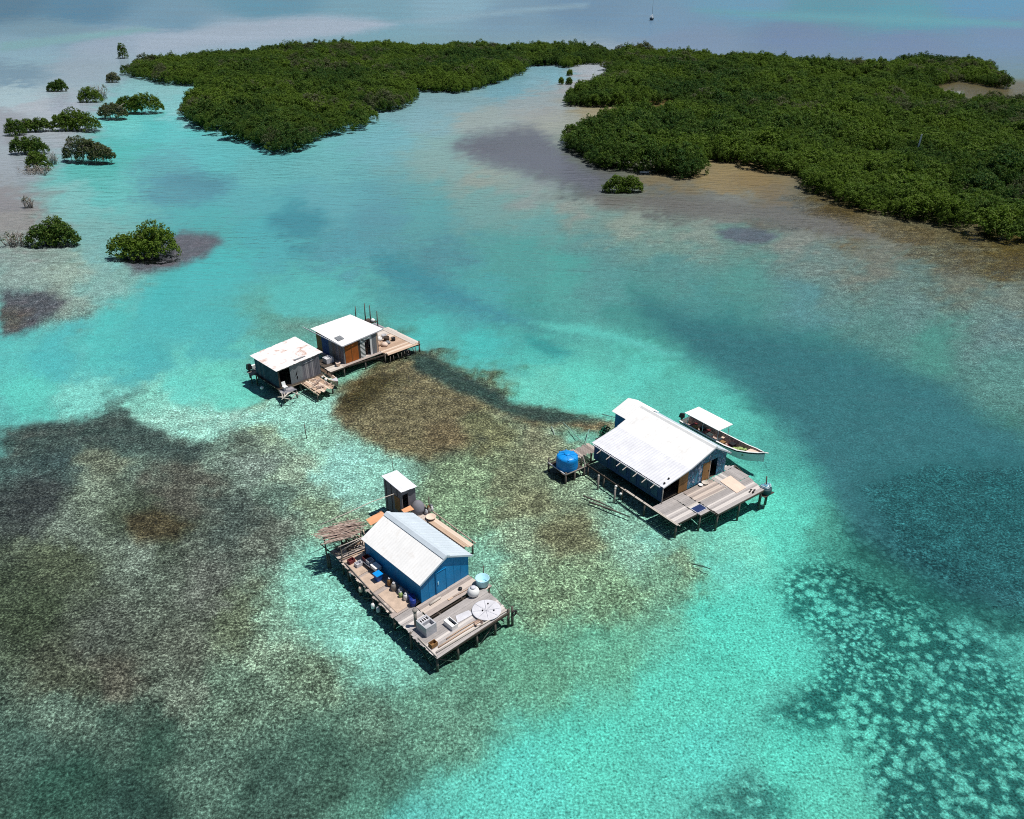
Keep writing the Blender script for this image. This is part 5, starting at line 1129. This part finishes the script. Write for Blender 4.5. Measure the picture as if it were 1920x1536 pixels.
for k in range(8):
    x = 13.9+k*.55+random.uniform(-.15,.15); MB().tube([(x,-1.5-.02*k,.55),(x+random.uniform(-.3,.3),-1.75,-.35)],.05,5).build('brace', POST, dk, b0)
hb = (11,3,.8)
hs = C_.thing('plank_shack', 'taller shack with a flat white roof and an orange panel beside its door', 'stilt house', hb, 'plank shacks side by side')
x0,x1,y0,y1 = 8.55,13.4,-.02,5.75
hz = lambda x,y: 3.18+.06*(x-8.5)-.015*y
wallseg(MB(), x0,y1, x0,4.6, .8, n=4).build('left_wall', BROWNB, hs, hb)
wallseg(MB(), x0,4.6, x0,3.1, .8, n=3).build('left_wall', plain('royal_blue_boards',(.008,.025,.20)), hs, hb)
wallseg(MB(), x0,3.1, x0,y0, .8, n=9).build('left_wall', wood('grey_violet_boards',(.15,.14,.165),(.27,.26,.29),(.2,.15,.13)), hs, hb)
wallseg(MB(), 8.55,y0,8.72,y0,.8).build('corner_post', GREYP, hs, hb)
o = wallseg(MB(), 8.72,y0-.03,10.55,y0-.03,.82).build('orange_panel', ORANGE, hs, hb); o['label'] = 'orange brown plywood panel with dark streaks'
MB().bar((9.6,y0-.045,.85),(9.6,y0-.045,3.0),.02,.025).build('panel_seam', BROWNB, o, hb)
wallseg(MB(), 10.55,y0,10.85,y0,.8,n=2).build('front_wall', DARKW, hs, hb)
wallseg(MB(), 10.85,y0,11.5,y0,.8).build('white_panel', SCALLOP, hs, hb)
wallseg(MB(), 12.25,y0,12.5,y0,.8).build('door_frame', WHITE2, hs, hb)
wallseg(MB(), 12.5,y0,13.15,y0,.8,n=2).build('front_wall', GREYP, hs, hb)
wallseg(MB(), 13.15,y0,13.4,y0,.8).build('front_wall', PLANKT, hs, hb)
m = MB(); m.box(11.5,12.25,y0,y0+.05,2.9,3.2); m.build('lintel', WHITE2, hs, hb)
MB().box(11.5,12.25,1.2,1.25,.82,2.9).build('room_shade_sheet', DARK, hs, hb)
wallseg(MB(), x1,y0,x1,y1,.8,n=14).build('right_wall', GREYW, hs, hb)
wallseg(MB(), x1,y1,x0,y1,.8,n=12).build('back_wall', GREYW, hs, hb)
MB().sheet((8.35,-.22,3.22),(14.2,-.05,3.56),(14.1,6.55,3.46),(8.6,6.9,3.13), 30, 1, .006, .03, jag=.06).build('roof', WHITE, hs, hb)
MB().bar((8.33,-.25,3.17),(14.2,-.09,3.51),.04,.13).build('fascia', PALEG, hs, hb)
MB().bar((8.3,-.2,3.17),(8.2,8.0,3.10),.05,.1).build('eave_pole', PALEG, hs, hb)
MB().hexa([(8.75,1.2,3.275),(9.6,1.2,3.32),(9.75,2.35,3.30),(8.95,2.35,3.26)],[(8.75,1.2,3.30),(9.6,1.2,3.345),(9.75,2.35,3.325),(8.95,2.35,3.285)]).build('roof_hatch', GREYP, hs, hb)
# figure in the doorway
def person(cl, x, y, z, lb, turn=0.):
    "standing figure, skin-modified skeleton"
    J = {'pelvis':(0,0,.92,.14),'waist':(0,0,1.08,.125),'chest':(0,.0,1.32,.15),'neck':(0,0,1.48,.055),'head':(0,-.01,1.58,.085),'crown':(0,0,1.70,.075),
         'hl':(.1,0,.86,.1),'kl':(.11,-.02,.48,.062),'al':(.11,.02,.08,.042),'tl':(.12,-.14,.03,.035),'hr':(-.1,0,.86,.1),'kr':(-.11,.0,.48,.062),'ar':(-.11,.03,.08,.042),'tr':(-.12,-.13,.03,.035),
         'sl':(.19,0,1.42,.06),'el':(.25,.02,1.14,.045),'wl':(.24,-.10,.90,.033),'fl':(.23,-.16,.80,.028),'sr':(-.19,0,1.42,.06),'er':(-.25,.02,1.14,.045),'wr':(-.24,-.08,.90,.033),'fr':(-.23,-.13,.80,.028)}
    E_ = ['pelvis waist','waist chest','chest neck','neck head','head crown','pelvis hl','hl kl','kl al','al tl','pelvis hr','hr kr','kr ar','ar tr','chest sl','sl el','el wl','wl fl','chest sr','sr er','er wr','wr fr']
    names = list(J); me = bpy.data.meshes.new('body'); me.from_pydata([J[n][:3] for n in names], [tuple(names.index(q) for q in e.split()) for e in E_], []); me.update()
    root = cl.thing('person', lb, 'person', (x,y,z)); root.rotation_euler.z += turn
    o = bpy.data.objects.new('body', me); col.objects.link(o); o.parent = root
    sm_ = o.modifiers.new('skin','SKIN'); sv = me.skin_vertices[0].data if me.skin_vertices else None
    if sv is None:
        bm_ = bmesh.new(); bm_.from_mesh(me); ly = bm_.verts.layers.skin.verify(); bm_.to_mesh(me); bm_.free(); sv = me.skin_vertices[0].data
    for i,n in enumerate(names): sv[i].radius = (J[n][3], J[n][3]*.85 if n in ('chest','waist','pelvis') else J[n][3]); sv[i].use_root = (n == 'pelvis')
    o.modifiers.new('sub','SUBSURF').levels = 2; o.modifiers['sub'].render_levels = 2
    me.materials.append(plain('brown_skin', (.17,.085,.05), .6))
    MB().lathe((0,0,.84),[(.20,0),(.165,.18),(.19,.42),(.20,.56),(.09,.66)],14).build('shirt', plain('dark_shirt',(.05,.03,.035),.9), root)
    MB().lathe((0,.01,1.62),[(.10,0),(.105,.06),(.07,.13),(.02,.15)],12).build('cap', WHITE2, root)
    return root
person(C_, 11.9,.45,.82,'person in dark clothes and a white cap standing in the shack doorway')
# between and around the shacks
b = (7.4,1.9,.75); t_ = C_.thing('slop_sink', 'pale grey square tub between the two shacks', 'tub', b)
MB().planks(6.4,8.4,.8,3.2,.72,.25,'x').build('stand', DARKW, t_, b)
m = MB(); m.box(7.1,8.05,1.5,1.56,.75,1.35).box(7.1,8.05,2.34,2.4,.75,1.35).box(7.1,7.16,1.56,2.34,.75,1.35).box(7.99,8.05,1.56,2.34,.75,1.35).box(7.16,7.99,1.56,2.34,.75,1.22); m.build('body', PALEG, t_, b)
C_.solo('bucket', MB().lathe((7.75,.15,.80),[(.2,0),(.28,.4),(.29,.42),(.22,.36)],14), PLYP, 'pale pink bucket on the step between the shacks', 'bucket', (7.75,.15,.80))
b = (6.2,-.6,.2); t_ = C_.thing('canoe', 'short weathered canoe moored between the shacks with its pale bow forward', 'canoe', b)
cs_ = [(2.2,.30,.30),(1.2,.46,.28),(0,.50,.28),(-1.2,.46,.32),(-2.1,.28,.42),(-2.6,.04,.52)]
m = MB(); vs = []; fs = []
cx_ = lambda y: 6.35-(y*.28)*-.0+(-y*.0) - y*.12*-1
for y,w_,z in cs_:
    c_ = 6.1+.12*y*1.0
    vs += [(c_-w_,y,z),(c_-w_*.55,y,-.15),(c_+w_*.55,y,-.15),(c_+w_,y,z),(c_+w_*.8,y,z),(c_+w_*.5,y,-.02),(c_-w_*.5,y,-.02),(c_-w_*.8,y,z)]
for i in range(len(cs_)-1):
    for k in range(8): fs.append((i*8+k,i*8+(k+1)%8,(i+1)*8+(k+1)%8,(i+1)*8+k))
fs.append(tuple(range(8))); m.add(vs, fs); m.build('hull', PLYP, t_, b)
MB().hexa([(5.55,-1.5,.36),(6.4,-1.5,.36),(5.9,-2.55,.5),(5.75,-2.55,.5)],[(5.55,-1.5,.39),(6.4,-1.5,.39),(5.9,-2.55,.53),(5.75,-2.55,.53)]).build('bow_cover', PALEG, t_, b)
for k,(x,y,lb) in enumerate(((5.45,-.7,'white float beside the canoe, nearer the jetty'),(5.5,.2,'white float beside the canoe, nearer the shack'))):
    C_.solo('float', MB().lathe((x,y,-.05),[(.06,0),(.2,.1),(.2,.3),(.06,.42)],12), WHITE2, lb, 'float', (x,y,0), 'floats beside the canoe')
PI_ = [(16.9,9.6,2.9),(17.6,8.5,3.4),(18.1,8.1,3.1),(17.9,6.3,2.9)]
LBL = ['shortest dark pole behind the flat roof, leftmost of four','tallest thin pole behind the flat roof','dark pole close beside the tallest thin one','lone dark pole nearest the open deck']
for (x,y,z),lb in zip(PI_,LBL):
    b = (x,y,-.2); t_ = C_.thing('tall_pole', lb, 'pole', b, 'tall poles behind the shacks'); MB().tube([(x,y,-1.6),(x-.06,y+.05,z*.55),(x-.05,y,z)],[.085,.075,.05],8).build('shaft', POST, t_, b); MB().lathe((x,y,-.1),[(.12,0),(.13,.16),(.09,.2)],8).build('barnacle_ring', DARKW, t_, b)
b = (17.4,8.3,.8); t_ = C_.thing('landing_stage', 'small dark landing stage among the tall poles', 'platform', b)
MB().planks(16.4,18.6,7.6,9.3,.85,.25,'x',jit=.15).build('boards', DARKW, t_, b); MB().planks(17.6,18.3,5.4,7.6,.8,.25,'y',jit=.1).build('gangway', GREYW, t_, b); piles(t_, b, [(16.5,9.2),(18.5,9.2),(16.5,7.7),(18.5,7.7)], .07)
C_.solo('float', MB().lathe((18.2,7.9,.86),[(.1,0),(.28,.12),(.28,.3),(.1,.44)],12), WHITE2, 'round white float on the landing stage among the poles', 'float', (18.2,7.9,.86))
JUNK = [(14.3,1.6,.45,.62,PLANKT,'sack','tan sack leaning by the right wall of the flat roofed shack'),(14.9,.9,.42,.5,PLYP,'sack','pale sack in front of the tan one'),(15.3,2.6,.4,.55,WHITE2,'sack','white sack in the middle of the open deck'),(16.0,2.0,.35,.5,DARKW,'drum','dark drum on the open deck beside the white sack'),
        (16.3,2.9,.32,.4,STONE,'bucket','grey bucket behind the dark drum'),(15.6,1.2,.36,.35,GREYP,'bundle','low grey bundle near the deck front'),(15.0,3.8,.34,.4,STONE,'bundle','pale grey bundle at the back of the open deck'),(16.6,1.4,.25,.4,BLACK,'bucket','black bucket at the right of the junk'),(14.4,3.2,.3,.5,POSTG,'drum','grey brown drum against the shack wall')]
for x,y,r_0,h_,mt,nm,lb in JUNK:
    m = MB(); b = (x,y,.82)
    if nm in ('sack','bundle'):
        pr = [(r_0*.8,0),(r_0,h_*.25),(r_0*.9,h_*.6),(r_0*.45,h_*.9),(r_0*.15,h_)]; m.lathe((x,y,.82),pr,11)
        m.v = [(vx+random.uniform(-.06,.06)*1,vy+random.uniform(-.06,.06),vz) for vx,vy,vz in m.v]
    else: m.lathe((x,y,.82),[(r_0*.8,0),(r_0,.05),(r_0,h_),(r_0*.85,h_+.01),(r_0*.8,h_*.7)],14)
    C_.solo(nm, m, mt, lb, nm, b, 'junk on the open deck')
m = MB(); pts = [(16.3+.32*math.cos(a),-1.85,.35+.32*math.sin(a)) for a in np.linspace(0,2*math.pi,17)]; m.tube(pts,.09,8,False)
C_.solo('tyre', m, BLACK, 'old tyre hung on the front edge of the open deck', 'tyre', (16.3,-1.85,.3))

# ------------------------------------------------------------------ loose things in the lagoon
def lpole(p, q, r_, lb, mt=STICK, zz=(-.32,-.30)):
    a = ground(*p); b_ = ground(*q); a.z, b_.z = zz
    m = MB().tube([a, a.lerp(b_,.5)+Vector((.05,.03,.02)), b_], [r_,r_*.95,r_*.7], 6)
    o = m.build('sunken_pole', mt, None, a); o.location = a
    return tag(o, lb, 'pole', 'poles lying on the lagoon bed')
lpole((1093,930),(1150,952),.075,'dark sunken pole left of the long house, upper of two',POST,(.02,-.1)); lpole((1105,942),(1182,968),.085,'longer dark sunken pole left of the long house, lower of two',POST,(.03,-.1))
lpole((1034,795),(1040,812),.06,'short pale sunken stick farthest left behind the tank'); lpole((1056,788),(1090,822),.045,'long thin pale sunken stick behind the tank',STICK); lpole((1105,800),(1095,832),.045,'pale sunken stick slanting behind the gangway')
lpole((1010,806),(1050,820),.04,'thin pale sunken stick left of the short one'); lpole((975,823),(1015,833),.05,'pale sunken pole out on the weed left of the tank'); lpole((1030,905),(1090,925),.05,'pale sunken pole between the tank and the dark poles')
lpole((810,765),(840,778),.05,'pale sunken stick on the brown weed bank'); lpole((1130,772),(1165,782),.05,'pale sunken stick beside the white back room')
lpole((1300,1052),(1335,1062),.05,'dark sunken stick on the weed right of the blue house', POST)
def stake(px, py, h_, r_, lb):
    g = ground(px, py); o = MB().tube([(0,0,-1.2),(0,.0,0),(-.03,0,h_)],[r_,r_,r_*.8],7).build('stake', POST, None); o.location = g; return tag(o, lb, 'stake', 'stakes standing in the lagoon')
stake(574,817,1.4,.05,'thin dark stake alone on the pale sand left of the outhouse'); stake(767,712,.5,.05,'short dark stake on the weed below the open deck'); stake(737,880,1.3,.03,'thin pale stake rising behind the outhouse roof')
g = ground(1208,323); o = MB().box(-1.0,1.0,-.3,.3,-.05,.18).box(-.4,.6,-.55,-.31,-.02,.12).build('driftwood_raft', WHITE2, None); o.location = g; tag(o, 'white scrap of wreckage washed up at the mangrove edge', 'wreckage')
g = ground(1724,262,4.4); o = MB().hexa([(-.25,-.05,-4.4),(.25,-.05,-4.4),(.25,.05,-4.4),(-.25,.05,-4.4)],[(.15,-.05,1.2),(.45,-.05,1.2),(.45,.05,1.2),(.15,.05,1.2)]).build('marker_board', WHITE2, None); o.location = g; tag(o, 'tilted white marker board poking out of the right mangrove wood', 'marker')
# far yacht
g = ground(1222,37); yt = bpy.data.objects.new('sailing_yacht', None); col.objects.link(yt); yt.location = g; yt.rotation_euler.z = R(78); tag(yt, 'dark hulled sailing yacht with bare mast far out on the open sea', 'yacht')
m = MB(); ss = [(-5,1.1,1.1),(-2,1.7,1.1),(1.5,1.6,1.2),(4,.8,1.45),(5.4,.05,1.7)]; vs = []; fs = []
for x,w_,z in ss: vs += [(x,-w_,z),(x,-w_*.7,-.3),(x,w_*.7,-.3),(x,w_,z)]
for i in range(4):
    for k in range(4): fs.append((i*4+k,i*4+(k+1)%4,(i+1)*4+(k+1)%4,(i+1)*4+k))
fs.append((0,1,2,3)); m.add(vs, fs).build('hull', plain('dark_hull',(.012,.03,.045)), yt)
MB().hexa([(-3.4,-1.1,1.2),(1.6,-1.0,1.2),(1.6,1.0,1.2),(-3.4,1.1,1.2)],[(-2.8,-.9,2.5),(1.0,-.8,2.3),(1.0,.8,2.3),(-2.8,.9,2.5)]).build('cabin', WHITE2, yt)
MB().tube([(1.2,0,1.2),(1.2,0,13.5)],[.13,.08],6).build('mast', POST, yt); MB().tube([(1.1,0,3.4),(-3.6,0,3.2)],[.2,.2],6).build('boom', WHITE2, yt)
MB().box(-4.4,-2.9,-1.0,1.0,3.0,3.12).bar((-4.3,-.9,1.1),(-4.3,-.9,3.0),.08).bar((-4.3,.9,1.1),(-4.3,.9,3.0),.08).build('awning', WHITE2, yt)
